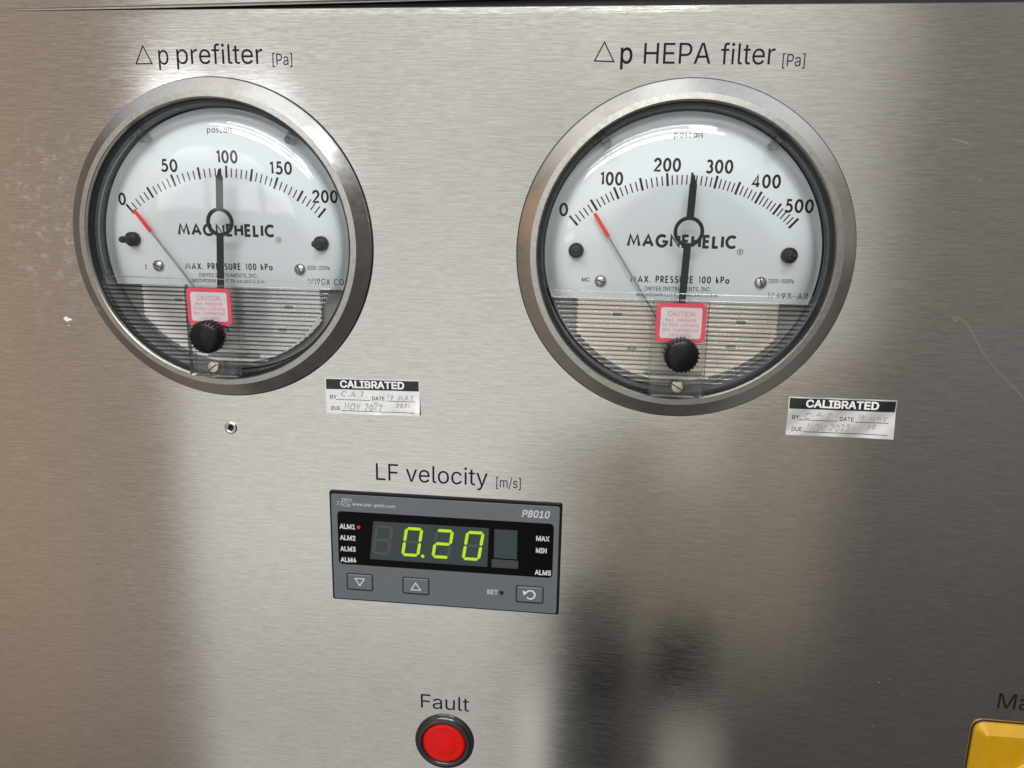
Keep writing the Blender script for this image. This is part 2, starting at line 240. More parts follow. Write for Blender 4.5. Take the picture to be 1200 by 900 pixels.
'®': (182, '91,46 -16,2 -14,5 -14,7 -11,9 -10,12 -7,13 -5,15 -1,16 1,15 5,15 7,13 10,12 11,9 14,8 14,4 16,2 16,-2 14,-4 14,-8 11,-9 10,-12 7,-13 5,-15 1,-15 -1,-16 -5,-15 -7,-13 -10,-12 -11,-9 -14,-7 -14,-5;91,65 16,2 14,6 12,10 9,12 6,14 2,16 -2,15 -6,14 -9,12 -12,10 -14,6 -16,2 -16,-2 -14,-6 -12,-10 -9,-12 -6,-14 -2,-15 2,-16 6,-14 9,-12 12,-10 14,-6;107,89 -17,34 18,0 17,-34;63,89 0,72 36,0 11,-3 9,-7 2,-6 1,-7 -1,-8 -2,-6 -10,-8 -11,-3 -25,0 0,12 21,0 7,3 3,4 1,6 -1,5 -3,3 -7,3 -14,0 0,-60')}

# ------------------------------------------------------------------ helpers
def tag(o, label, cat, group=None, kind=None):
    if label: o['label'] = label
    if cat: o['category'] = cat
    if group: o['group'] = group
    if kind: o['kind'] = kind
    return o


def empty(name, x, y, h=0.0):
    o = bpy.data.objects.new(name, None)
    o.empty_display_size = .01
    COL.objects.link(o)
    o.location = B(x, y, h)
    return o


class MB:
    """verts in local millimetres (x right, y down, h out)"""
    def __init__(s): s.v, s.f, s.m = [], [], []

    def add(s, vs, fs, mi=0):
        n = len(s.v)
        s.v += [tuple(q) for q in vs]
        s.f += [tuple(i + n for i in q) for q in fs]
        s.m += [mi] * len(fs)
        return s

    def lathe(s, prof, seg=96, c=(0, 0), mi=0, cap0=False, cap1=False, rfun=None, close=False):
        vs, fs = [], []
        k = len(prof)
        for i in range(seg):
            a = 2 * math.pi * i / seg
            for j, (r, h) in enumerate(prof):
                rr = r * (rfun(a, j) if rfun else 1)
                vs.append((c[0] + rr * math.cos(a), c[1] + rr * math.sin(a), h))
        for i in range(seg):
            i2 = (i + 1) % seg
            for j in range(k if close else k - 1):
                j2 = (j + 1) % k
                fs.append((i * k + j, i2 * k + j, i2 * k + j2, i * k + j2))
        if cap0: fs.append(tuple(i * k for i in range(seg)))
        if cap1: fs.append(tuple(i * k + k - 1 for i in range(seg)))
        return s.add(vs, fs, mi)

    def prism(s, out, h0, h1, mi=0, inset=0, bh=0):
        """outline (list of xy) from h0 to h1, with a bevel of width inset and height bh on top"""
        n = len(out)
        cx = sum(p[0] for p in out) / n
        cy = sum(p[1] for p in out) / n
        vs = [(x, y, h0) for x, y in out] + [(x, y, h1 - bh) for x, y in out]
        fs = [tuple(range(n))]
        for i in range(n):
            j = (i + 1) % n
            fs.append((i, j, n + j, n + i))
        if bh > 0:
            ins = offset_poly(out, inset)
            vs += [(x, y, h1) for x, y in ins]
            for i in range(n):
                j = (i + 1) % n
                fs.append((n + i, n + j, 2 * n + j, 2 * n + i))
            fs.append(tuple(range(2 * n, 3 * n)))
        else:
            fs.append(tuple(range(n, 2 * n)))
        return s.add(vs, fs, mi)

    def frame(s, out, inn, h0, h1, mi=0):
        n = len(out)
        vs = [(x, y, h0) for x, y in out] + [(x, y, h1) for x, y in out] + \
             [(x, y, h1) for x, y in inn] + [(x, y, h0) for x, y in inn]
        fs = []
        for i in range(n):
            j = (i + 1) % n
            for a in range(3):
                fs.append((a * n + i, a * n + j, (a + 1) * n + j, (a + 1) * n + i))
        return s.add(vs, fs, mi)

    def ribbon(s, pts, w, h, closed=False, mi=0):
        n = len(pts)
        L, Rr = [], []
        for i in range(n):
            p = Vector(pts[i])
            a = Vector(pts[i - 1]) if (i > 0 or closed) else None
            b = Vector(pts[(i + 1) % n]) if (i < n - 1 or closed) else None
            d1 = (p - a).normalized() if a is not None else None
            d2 = (b - p).normalized() if b is not None else None
            if d1 is None: d1 = d2
            if d2 is None: d2 = d1
            n1 = Vector((-d1.y, d1.x))
            n2 = Vector((-d2.y, d2.x))
            m = n1 + n2
            if m.length < .2: m = n1
            m.normalize()
            k = w / 2 / max(m.dot(n1), .72)
            L.append((p.x + m.x * k, p.y + m.y * k, h))
            Rr.append((p.x - m.x * k, p.y - m.y * k, h))
        fs = []
        for i in range(n if closed else n - 1):
            j = (i + 1) % n
            fs.append((i, j, n + j, n + i))
        return s.add(L + Rr, fs, mi)

    def build(s, name, mats, parent=None, smooth=None, loc=None, recalc=True):
        me = bpy.data.meshes.new(name)
        me.from_pydata([B(*q) for q in s.v], [], s.f)
        for m in (mats if isinstance(mats, (list, tuple)) else [mats]): me.materials.append(m)
        for p, mi in zip(me.polygons, s.m): p.material_index = mi
        if recalc:
            bm = bmesh.new()
            bm.from_mesh(me)
            bmesh.ops.recalc_face_normals(bm, faces=bm.faces)
            bm.to_mesh(me)
            bm.free()
        if smooth is not None:
            for p in me.polygons: p.use_smooth = True
            try: me.set_sharp_from_angle(angle=math.radians(smooth))
            except Exception: pass
        o = bpy.data.objects.new(name, me)
        COL.objects.link(o)
        if parent is not None: o.parent = parent
        if loc is not None: o.location = B(*loc)
        return o


def offset_poly(out, d):
    n = len(out)
    ar = sum(out[i][0] * out[(i + 1) % n][1] - out[(i + 1) % n][0] * out[i][1] for i in range(n))
    sg = 1 if ar > 0 else -1
    res = []
    for i in range(n):
        p, a, b = Vector(out[i]), Vector(out[i - 1]), Vector(out[(i + 1) % n])
        d1, d2 = (p - a).normalized(), (b - p).normalized()
        m = Vector((-d1.y - d2.y, d1.x + d2.x)) * sg
        if m.length < 1e-6: m = Vector((-d1.y, d1.x)) * sg
        m.normalize()
        k = d / max(m.dot(Vector((-d1.y, d1.x)) * sg), .3)
        res.append((p.x + m.x * k, p.y + m.y * k))
    return res


def rrect(x0, y0, x1, y1, r, n=6):
    o = []
    for cx, cy, a0 in ((x1 - r, y1 - r, 0), (x0 + r, y1 - r, 90), (x0 + r, y0 + r, 180), (x1 - r, y0 + r, 270)):
        for i in range(n + 1):
            a = math.radians(a0 + 90 * i / n)
            o.append((cx + r * math.cos(a), cy + r * math.sin(a)))
    return o


def circle(cx, cy, r, n=48, a0=0.0):
    return [(cx + r * math.cos(a0 + 2 * math.pi * i / n), cy + r * math.sin(a0 + 2 * math.pi * i / n)) for i in range(n)]


def arc(cx, cy, rx, ry, a0, a1, n=14):
    return [(cx + rx * math.cos(math.radians(a0 + (a1 - a0) * i / n)),
             cy + ry * math.sin(math.radians(a0 + (a1 - a0) * i / n))) for i in range(n + 1)]


def fill(loops, evenodd=False):
    """fill of closed loops (x, y up) -> verts, triangles of a flat sheet; non-zero winding unless evenodd"""
    vs, es = [], []
    for lp in loops:
        n0 = len(vs)
        vs += [Vector(q) for q in lp]
        es += [(n0 + i, n0 + (i + 1) % len(lp)) for i in range(len(lp))]
    ov, _, of, _, _, _ = mathutils.geometry.delaunay_2d_cdt(vs, es, [], 0, 1e-6)
    keep = []
    for f in of:
        c = sum((ov[i] for i in f), Vector((0, 0))) / len(f)
        wn = 0
        for lp in loops:
            for i in range(len(lp)):
                (x0, y0), (x1, y1) = lp[i], lp[(i + 1) % len(lp)]
                if (y0 <= c.y) != (y1 <= c.y):
                    if x0 + (c.y - y0) / (y1 - y0) * (x1 - x0) > c.x: wn += 1 if y1 > y0 else -1
        if (wn % 2) if evenodd else wn: keep.append(tuple(f))
    return [(q.x, q.y, 0.0) for q in ov], keep


def parse(code):
    res = []
    for c in code.split(';'):
        x = y = 0
        lp = []
        for q in c.split():
            a, b = q.split(',')
            x += int(a)
            y += int(b)
            lp.append((x / 200, y / 200))
        if abs(lp[0][0] - lp[-1][0]) + abs(lp[0][1] - lp[-1][1]) < .008: lp.pop()
        if len(lp) > 2: res.append(lp)
    return res


_cache = {}


def text(mb, s, x, y, cap, h=0.0, align='l', width=None, hx=1.0, slant=0.0, rot=0.0, fat=0.0, track=0.0, thick=.03, mi=0, warp=None):
    """sans lettering: baseline start (x, y down), cap height in mm"""
    adv = sum((GLYPHS[c][0] / 200 if c in GLYPHS else .36) + track for c in s) - track
    if width: hx = width / (adv * cap)
    W_ = adv * cap * hx
    x0 = {'l': 0, 'c': -W_ / 2, 'r': -W_}[align]
    ca, sa = math.cos(math.radians(rot)), math.sin(math.radians(rot))
    for c in s:
        if c in GLYPHS:
            if c not in _cache: _cache[c] = fill(parse(GLYPHS[c][1]))
            vs, fs = _cache[c]
            if fat:
                # embolden: a band of width 2 * fat along every contour, just above the fill
                g_ = MB()
                for q_, lp in enumerate(parse(GLYPHS[c][1])): g_.ribbon(lp, 2 * fat, .004 + .003 * q_, True)
                vs = list(vs) + g_.v
                fs = list(fs) + [tuple(i + len(_cache[c][0]) for i in f_) for f_ in g_.f]
            out = []
            for (a, b, z) in vs:
                px = x0 + (a + slant * b) * cap * hx
                py = -b * cap
                X_, Y_ = x + px * ca - py * sa, y + px * sa + py * ca
                H_ = h + z
                if warp: H_ += warp(X_, Y_)
                out.append((X_, Y_, H_))
            mb.add(out, fs, mi)
            x0 += (GLYPHS[c][0] / 200 + track) * cap * hx
        else:
            x0 += (.36 + track) * cap * hx


# a geometric single-stroke alphabet (cap height 1)
ST = {
    'A': (.9, [[(0, 0), (.45, 1), (.9, 0)], [(.17, .33), (.73, .33)]]),
    'M': (1.1, [[(0, 0), (.2, 1), (.55, .2), (.9, 1), (1.1, 0)]]),
    'G': (1.0, [arc(.5, .5, .5, .5, 48, 352) + [(.55, .45)]]),
    'N': (.76, [[(0, 0), (0, 1), (.76, 0), (.76, 1)]]),
    'E': (.5, [[(.5, 1), (0, 1), (0, 0), (.5, 0)], [(0, .52), (.46, .52)]]),
    'H': (.7, [[(0, 0), (0, 1)], [(.7, 0), (.7, 1)], [(0, .52), (.7, .52)]]),
    'L': (.46, [[(0, 1), (0, 0), (.46, 0)]]),
    'I': (.0, [[(0, 0), (0, 1)]]),
    'C': (.84, [arc(.5, .5, .5, .5, 48, 312)]),
    'X': (.7, [[(0, 0), (.7, 1)], [(0, 1), (.7, 0)]]),
    'P': (.52, [[(0, 0), (0, 1)] + arc(.26, .74, .26, .26, 90, -90) + [(0, .48)]]),
    'R': (.56, [[(0, 0), (0, 1)] + arc(.26, .74, .26, .26, 90, -90) + [(0, .48)], [(.22, .48), (.56, 0)]]),
    'S': (.54, [arc(.27, .75, .23, .25, 35, 270, 10)[:-1] + arc(.26, .26, .27, .26, 88, -145, 12)]),
    'U': (.64, [[(0, 1), (0, .33)] + arc(.32, .32, .32, .32, 180, 360, 12) + [(.64, 1)]]),
    'O': (1.0, [arc(.5, .5, .5, .5, 0, 348, 28)]),
    'T': (.56, [[(0, 1), (.56, 1)], [(.28, 1), (.28, 0)]]),
    'V': (.8, [[(0, 1), (.4, 0), (.8, 1)]]),
    'W': (1.1, [[(0, 1), (.28, 0), (.55, .9), (.82, 0), (1.1, 1)]]),
    'Y': (.7, [[(0, 1), (.35, .48), (.7, 1)], [(.35, .48), (.35, 0)]]),
    'k': (.46, [[(0, 0), (0, 1.06)], [(.42, .62), (.0, .24)], [(.14, .36), (.46, 0)]]),
    'a': (.6, [arc(.3, .3, .3, .3, 0, 345, 20), [(.6, .62), (.6, 0)]]),
    'p': (.6, [arc(.3, .3, .3, .3, 180, 525, 20), [(0, .62), (0, -.34)]]),
    's': (.36, [arc(.19, .46, .15, .15, 35, 270, 8)[:-1] + arc(.18, .155, .17, .155, 88, -145, 10)]),
    'c': (.5, [arc(.3, .3, .3, .3, 50, 310, 14)]),
    'l': (.0, [[(0, 0), (0, 1.06)]]),
    '.': (.0, [[(0, 0), (0, .15)]]),
    '0': (.6, ['O', arc(.3, .5, .3, .5, 0, 348, 28)]),
    '1': (.24, [[(.0, .86), (.22, .99), (.22, 0)]]),
    '2': (.6, [arc(.3, .7, .28, .3, 172, -32, 12) + [(.02, 0), (.62, 0)]]),
    '3': (.56, [arc(.28, .75, .23, .25, 150, -80, 10), arc(.27, .27, .28, .27, 82, -148, 12)]),
    '4': (.66, [[(.48, 0), (.48, .98), (.02, .26), (.68, .26)]]),
    '5': (.58, [[(.55, 1), (.2, 1), (.1, .56)] + arc(.26, .32, .32, .32, 112, -145, 14)]),
    '9': (.6, [arc(.3, .68, .29, .31, -20, 325, 20), [(.59, .62), (.2, 0)]]),
}


def strokes(mb, s, x, y, cap, w, h=0.0, align='l', width=None, gap=.2, rot=0.0, jit=0.0, slant=0.0, mi=0, warp=None):
    cs = cap - w
    adv = 0.0
    for c in s: adv += (ST[c][0] if c in ST else .3) * cs + gap * cap + w
    adv -= gap * cap
    hx = width / adv if width else 1.0
    W_ = adv * hx
    x0 = {'l': 0, 'c': -W_ / 2, 'r': -W_}[align]
    ca, sa = math.cos(math.radians(rot)), math.sin(math.radians(rot))
    lift = 0
    for c in s:
        if c in ST:
            jr = rnd.uniform(-1, 1) * jit
            for stv in ST[c][1]:
                if stv == 'O': continue
                pts = []
                closed = c in '0Oap9' and len(stv) > 16
                for (a, b) in stv:
                    a += rnd.uniform(-1, 1) * jit * .35
                    b += rnd.uniform(-1, 1) * jit * .35
                    px = x0 + ((a + slant * b) * cs + w / 2) * hx
                    py = -(b + jr) * cs - w / 2
                    pts.append((x + px * ca - py * sa, y + px * sa + py * ca))
                lift += 1
                n0 = len(mb.v)
                mb.ribbon(pts, w, h + (lift % 9) * .004, closed, mi)
                if warp:
                    for i in range(n0, len(mb.v)):
                        q = mb.v[i]
                        mb.v[i] = (q[0], q[1], q[2] + warp(q[0], q[1]))
            x0 += (ST[c][0] * cs + w + gap * cap) * hx
        else:
            x0 += (.3 * cs + w + gap * cap) * hx


# ------------------------------------------------------------------ materials
def new_mat(name):
    m = bpy.data.materials.new(name)
    m.use_nodes = True
    t = m.node_tree
    b = t.nodes['Principled BSDF']
    return m, t, b


def noise(t, scale, detail=3, vec=None, rough=.55):
    n = t.nodes.new('ShaderNodeTexNoise')
    n.inputs['Scale'].default_value = scale
    n.inputs['Detail'].default_value = detail
    n.inputs['Roughness'].default_value = rough
    if vec is not None: t.links.new(vec, n.inputs['Vector'])
    return n


def objvec(t, scale=(1, 1, 1), loc=(0, 0, 0)):
    c = t.nodes.new('ShaderNodeTexCoord')
    m = t.nodes.new('ShaderNodeMapping')
    m.inputs['Scale'].default_value = scale
    m.inputs['Location'].default_value = loc
    t.links.new(c.outputs['Object'], m.inputs[0])
    return m.outputs[0]


def mix_rgb(t, fac, a, b):
    n = t.nodes.new('ShaderNodeMix')
    n.data_type = 'RGBA'
    if isinstance(fac, X): t.links.new(fac.s, n.inputs[0])
    elif hasattr(fac, 'links'): t.links.new(fac, n.inputs[0])
    else: n.inputs[0].default_value = fac
    for i, q in ((6, a), (7, b)):
        if hasattr(q, 'links'): t.links.new(q, n.inputs[i])
        else: n.inputs[i].default_value = (*q, 1)
    return n.outputs[2]


def bump(t, b, height, dist, strength=1.0):
    n = t.nodes.new('ShaderNodeBump')
    n.inputs['Distance'].default_value = dist
    n.inputs['Strength'].default_value = strength
    t.links.new(height.s if isinstance(height, X) else height, n.inputs['Height'])
    t.links.new(n.outputs[0], b.inputs['Normal'])


def plain(name, rgb, rough=.5, metal=0.0, var=.08, scale=120, bmp=0.0, spec=.5):
    """a real surface: slight tone and gloss variation, optional fine grain"""
    m, t, b = new_mat(name)
    n = noise(t, scale, 4, objvec(t))
    f = X(t, n.outputs['Fac'])
    lo = tuple(c * (1 - var) for c in rgb)
    hi = tuple(min(1, c * (1 + var)) for c in rgb)
    t.links.new(mix_rgb(t, f.step(.3, .7), lo, hi), b.inputs['Base Color'])
    t.links.new(((f - .5) * .25 + rough).s, b.inputs['Roughness'])
    b.inputs['Metallic'].default_value = metal
    b.inputs['Specular IOR Level'].default_value = spec
    if bmp:
        n2 = noise(t, 2600, 2, objvec(t))
        bump(t, b, n2.outputs['Fac'], bmp)
    return m


def glow_mat(name, rgb, strength):
    m, t, b = new_mat(name)
    b.inputs['Base Color'].default_value = (*[c * .5 for c in rgb], 1)
    b.inputs['Emission Color'].default_value = (*rgb, 1)
    n = noise(t, 900, 2, objvec(t))
    t.links.new(((X(t, n.outputs['Fac']) - .5) * strength * .9 + strength).s, b.inputs['Emission Strength'])
    return m


def clear(name, tint=(.97, .985, .985), rough=.015, edge=None, e0=.35, e1=.95, ior=1.5, bend=0.0):
    """thin clear plastic: mirror reflection by Fresnel over a see-through sheet"""
    m, t, b = new_mat(name)
    t.nodes.remove(b)
    out = t.nodes['Material Output']
    tr = t.nodes.new('ShaderNodeBsdfTransparent')
    tr.inputs[0].default_value = (*tint, 1)
    if edge:
        lw = t.nodes.new('ShaderNodeLayerWeight')
        lw.inputs[0].default_value = .5
        t.links.new(mix_rgb(t, X(t, lw.outputs['Facing']).step(e0, e1), tint, edge), tr.inputs[0])
    see = tr
    if bend:
        rf = t.nodes.new('ShaderNodeBsdfRefraction')
        rf.inputs['IOR'].default_value = 1.12
        rf.inputs['Roughness'].default_value = .05
        for l_ in tr.inputs[0].links: t.links.new(l_.from_socket, rf.inputs[0])
        see = t.nodes.new('ShaderNodeMixShader')
        see.inputs[0].default_value = bend
        t.links.new(tr.outputs[0], see.inputs[1])
        t.links.new(rf.outputs[0], see.inputs[2])
    gl = t.nodes.new('ShaderNodeBsdfGlossy')
    gl.inputs['Roughness'].default_value = rough
    fr = t.nodes.new('ShaderNodeFresnel')
    fr.inputs[0].default_value = ior
    n = noise(t, 60, 2, objvec(t))
    bp = t.nodes.new('ShaderNodeBump')
    bp.inputs['Distance'].default_value = .0002
    bp.inputs['Strength'].default_value = .15
    t.links.new(n.outputs['Fac'], bp.inputs['Height'])
    t.links.new(bp.outputs[0], gl.inputs['Normal'])
    mx = t.nodes.new('ShaderNodeMixShader')
    t.links.new(fr.outputs[0], mx.inputs[0])
    t.links.new(see.outputs[0], mx.inputs[1])
    t.links.new(gl.outputs[0], mx.inputs[2])
    t.links.new(mx.outputs[0], out.inputs[0])
    return m


def solid_clear(name):
    m, t, b = new_mat(name)
    b.inputs['Base Color'].default_value = (.97, .98, .98, 1)
    b.inputs['Transmission Weight'].default_value = 1.0
    b.inputs['IOR'].default_value = 1.49
    n = noise(t, 300, 2, objvec(t))
    t.links.new((X(t, n.outputs['Fac']) * .06).s, b.inputs['Roughness'])
    return m


def steel(name, base=(.60, .587, .565), rough=.10, along=(210, 1, 3300), amp=.15, bmp=.000011, smudge=False, aniso=.5):
    m, t, b = new_mat(name)
    n1 = X(t, noise(t, 1.0, 3, objvec(t, along), .6).outputs['Fac'])
    n2 = X(t, noise(t, 1.0, 2, objvec(t, (along[0] * .3, 1, along[2] * .55), (3, 5, 7)), .5).outputs['Fac'])
    n3 = X(t, noise(t, 22.0, 4, objvec(t)).outputs['Fac'])
    g = (n1 * .6) + (n2 * .4)
    f = g.step(.32, .68)
    lo = tuple(c * (1 - amp) for c in base)
    hi = tuple(min(1, c * (1 + amp)) for c in base)
    col = mix_rgb(t, f, lo, hi)
    ro = ((g - .5) * .16) + ((n3 - .5) * .13) + rough
    metal = None
    if smudge:
        sx = t.nodes.new('ShaderNodeSeparateXYZ')
        t.links.new(objvec(t), sx.inputs[0])
        px, pz = X(t, sx.outputs[0]), X(t, sx.outputs[2])
        # dried wipe marks left of the first gauge
        reg = band(px, -.205, -.172, .012) * band(pz, .0, .065, .02)
        mk = X(t, noise(t, 1.0, 5, objvec(t, (180, 1, 260), (11, 0, 4)), .7).outputs['Fac']).step(.50, .72) * reg * .26
        # dust specks low on the right
        vo = t.nodes.new('ShaderNodeTexVoronoi')
        vo.inputs['Scale'].default_value = 260
        t.links.new(objvec(t, (1, 0, 1)), vo.inputs['Vector'])
        dens = X(t, noise(t, 30, 3, objvec(t, (1, 1, 1), (2, 0, 5))).outputs['Fac']).step(.52, .7)
        rz = band(px, .12, .22, .03) * pz.step(-.06, -.12)
        dots = X(t, vo.outputs['Distance']).step(.12, .05) * dens * (rz + .06).op('MINIMUM', 1.0) * .25
        k = (mk + dots).op('MINIMUM', 1.0)
        col = mix_rgb(t, k, col, (.75, .74, .72))
        metal = k.inv()
        ro = ro + (k * .4)
    t.links.new(col, b.inputs['Base Color'])
    t.links.new(ro.s, b.inputs['Roughness'])
    if metal is not None: t.links.new(metal.s, b.inputs['Metallic'])
    else: b.inputs['Metallic'].default_value = 1.0
    if aniso:
        b.inputs['Anisotropic'].default_value = aniso
        cv = t.nodes.new('ShaderNodeCombineXYZ')
        cv.inputs[2].default_value = 1.0
        t.links.new(cv.outputs[0], b.inputs['Tangent'])
    bump(t, b, g, bmp)
    return m


M_panel = steel('brushed_stainless', smudge=True)
M_bezel = steel('turned_aluminium', (.52, .505, .48), .20, (420, 420, 420), .05, .00001, aniso=0)
M_rim = steel('blasted_aluminium', (.42, .41, .39), .36, (900, 900, 900), .12, .00003, aniso=0)
M_ink = plain('screen_print_ink', (.010, .010, .011), .6, spec=.1)
M_black = plain('black_rubber', (.012, .012, .013), .5)
M_gap = plain('dark_gap', (.004, .004, .004), .7)
M_case = plain('gauge_case', (.19, .205, .22), .25, spec=.6)
M_back = plain('gauge_back', (.26, .255, .245), .4)
M_dial = plain('dial_enamel', (.80, .848, .878), .45, var=.012, scale=40)
M_print = plain('dial_print', (.010, .010, .011), .5, spec=.2)
M_red = plain('needle_red', (.88, .04, .03), .4)
M_needle = plain('needle_wire', (.30, .30, .30), .3, metal=.9)
M_flag = plain('black_pointer', (.010, .0105, .013), .5, spec=.12)
M_screw = plain('zinc_screw', (.62, .62, .60), .25, metal=1.0)
M_brass = plain('nickel_screw', (.62, .58, .48), .3, metal=1.0)
M_knob = plain('knob_plastic', (.006, .006, .007), .28, spec=.25)
M_plate = plain('mechanism_plate', (.90, .90, .89), .32, metal=.75, var=.04, scale=60)
M_plate2 = plain('warm_lit_mechanism_plate', (.92, .84, .72), .32, metal=.75, var=.04, scale=60)  # same plate as M_plate, with warm reflected light put into its colour
M_dark = plain('mechanism_dark', (.04, .04, .042), .4)
M_cover = clear('clear_cover')
M_line = clear('cover_edge', (.55, .57, .58), .1)
M_bracket = clear('clear_bracket', (.965, .97, .97), .03, (.74, .75, .76), .45)
M_rib = clear('clear_ribs', (.96, .965, .965), .03, (.075, .07, .066), .30, .50, 2.0)
M_lab_red = plain('label_red', (.60, .055, .10), .4)
M_lab_in = plain('label_silver', (.50, .50, .51), .38, var=.05)
M_stick = plain('foil_white', (.80, .80, .80), .26, metal=.6, var=.05, scale=200)
M_stick_k = plain('sticker_black', (.012, .013, .018), .35)
M_stick_w = plain('sticker_white_print', (.78, .78, .78), .45)
M_pencil = plain('pencil', (.31, .31, .315), .5, var=.45, scale=2500)
M_face = plain('meter_face', (.105, .122, .142), .42, var=.03, bmp=.00001)
M_meterk = plain('meter_housing', (.006, .006, .007), .55, spec=.15)
M_glass = plain('meter_window', (.0025, .0025, .003), .15, var=.02, spec=.06)
M_disp = plain('display_filter', (.040, .055, .060), .25, var=.03, spec=.15)
M_seg0 = plain('segment_unlit', (.072, .078, .072), .4, spec=.15)
M_seg1 = glow_mat('segment_lit', (.40, .66, .006), .66)
M_alarm = glow_mat('alarm_led', (.60, .012, .04), .6)
M_white = plain('white_print', (.62, .63, .63), .5)
M_white2 = plain('grey_white_print', (.50, .52, .53), .5)
M_lens = plain('red_lens', (.60, .003, .002), .3, var=.06, spec=.25)
M_lampk = plain('lamp_bezel', (.012, .012, .013), .14, spec=.7)
M_yel = plain('yellow_plastic', (.50, .275, .003), .32, var=.05)
M_fleck = plain('white_fleck', (.78, .80, .82), .6)
M_scr = plain('scratch', (.36, .345, .33), .45, metal=.8)

# ------------------------------------------------------------------ the steel panel
GL, GR = (-116.9, -24.9), (59.0, -24.6)
TOP = -106.0
vs, fs = fill([[(-430, -330), (400, -330), (400, -TOP), (-430, -TOP)],
               circle(GL[0], -GL[1], 56.5, 96), circle(GR[0], -GR[1], 56.5, 96), circle(-117.8, -49.5, 1.25, 24)], True)
mb = MB().add([(a, -b, c) for a, b, c in vs], fs)
prof = [(TOP, 0), (TOP - .2, -.004), (TOP - 2.3, -.09), (TOP - 2.55, -.3), (TOP - 2.6, -.8), (TOP - 2.6, -14)]
n = len(prof)
mb.add([(-430, y, h) for y, h in prof] + [(400, y, h) for y, h in prof], [(i, i + 1, n + i + 1, n + i) for i in range(n - 1)])
panel = mb.build('panel', M_panel, smooth=30)
tag(panel, 'brushed stainless steel front panel with printed captions', None, kind='structure')

cap = MB()
cap.ribbon([(-145.6, -89.95), (-139.3, -90.05), (-142.4, -96.2)], .62, .03, True)
text(cap, 'p', -137.2, -89.7, 6.75, .03, width=4.9)
text(cap, 'prefilter', -130.2, -89.9, 6.75, .03, width=34.0)
text(cap, '[Pa]', -93.3, -89.5, 3.9, .03, width=8.7)
tag(cap.build('printed_caption', M_ink, panel), 'caption reading Δp prefilter [Pa]', None)
cap = MB()
cap.ribbon([(24.4, -90.7), (31.1, -90.45), (27.6, -96.8)], .62, .03, True)
text(cap, 'p', 32.8, -89.9, 6.75, .03, width=5.0, fat=.018)
text(cap, 'HEPA', 40.6, -89.75, 6.75, .03, width=23.8)
text(cap, 'filter', 67.4, -89.5, 6.75, .03, width=18.4)
text(cap, '[Pa]', 87.6, -88.9, 3.9, .03, width=8.7)
tag(cap.build('printed_caption', M_ink, panel), 'caption reading Δp HEPA filter [Pa]', None)
cap = MB()
text(cap, 'LF velocity', -58.0, 68.5, 7.1, .03, width=46.9)
text(cap, '[m/s]', -8.5, 68.75, 4.2, .03, width=11.1)
tag(cap.build('printed_caption', M_ink, panel), 'caption reading LF velocity [m/s]', None)
cap = MB()
text(cap, 'Fault', -40.2, 172.0, 6.7, .03, width=22.2)
tag(cap.build('printed_caption', M_ink, panel), 'caption reading Fault', None)
cap = MB()
text(cap, 'Ma', 193.1, 149.7, 6.7, .03)
tag(cap.build('printed_caption', M_ink, panel), 'caption beginning Ma at the edge of the photo', None)

sc = MB()
sc.ribbon([(155.5, -4.6), (156.8, -5.2), (158.6, -4.4), (161.5, -1.7), (163.9, 1.9), (166.5, 6.1), (170.2, 10.6), (174.5, 15.0), (181, 20.6), (186, 26)], .24, .012)
sc.ribbon([(155.6, -4.7), (156.3, -3.6), (157.0, -4.2)], .3, .016)
for a, b, c, d in ((-186.5, -62, -185.0, -66), (-187.2, -57.5, -186.9, -59.5), (146, -66, 152.5, -64), (157, -52, 158.2, -52.6)):
    sc.ribbon([(a, b), ((a + c) / 2 + .3, (b + d) / 2), (c, d)], .22, .012)
tag(sc.build('scratch', M_scr, panel), 'thin pale scratches', None)
fl = MB()
fl.prism([(-186.2, 6.6), (-185.0, 5.8), (-183.9, 6.5), (-182.6, 6.9), (-182.2, 7.4), (-183.6, 7.4), (-184.6, 8.1), (-185.6, 7.4)], 0, .05)
fl.prism([(-184.6, 9.4), (-183.8, 9.2), (-184.0, 9.8)], 0, .04)
tag(fl.build('paint_fleck', M_fleck, panel), 'small white paint fleck', None)

# the sheet above the seam, and the black gap between
up = MB().prism([(-430, -104.9), (400, -117.6), (400, -190), (-430, -190)], -14, -.2, 0, .8, .8)
tag(up.build('upper_panel', M_panel), 'stainless sheet above the black seam', None, kind='structure')
seam = MB().prism([(-430, -100), (400, -100), (400, -122), (-430, -122)], -16, -14.2)
seam.prism([(-430, -108.9), (400, -109.0), (400, -117.4), (-430, -104.7)], -14.2, -3.2)
tag(seam.build('seam_gasket', M_gap), 'black gasket in the seam along the top of the panel', None, kind='structure')


# ------------------------------------------------------------------ pressure gauges
def dial_outline(r, ycut, n=80):
    a0 = math.degrees(math.asin(ycut / r))
    return arc(0, 0, r, r, 180 - a0, 360 + a0, n)


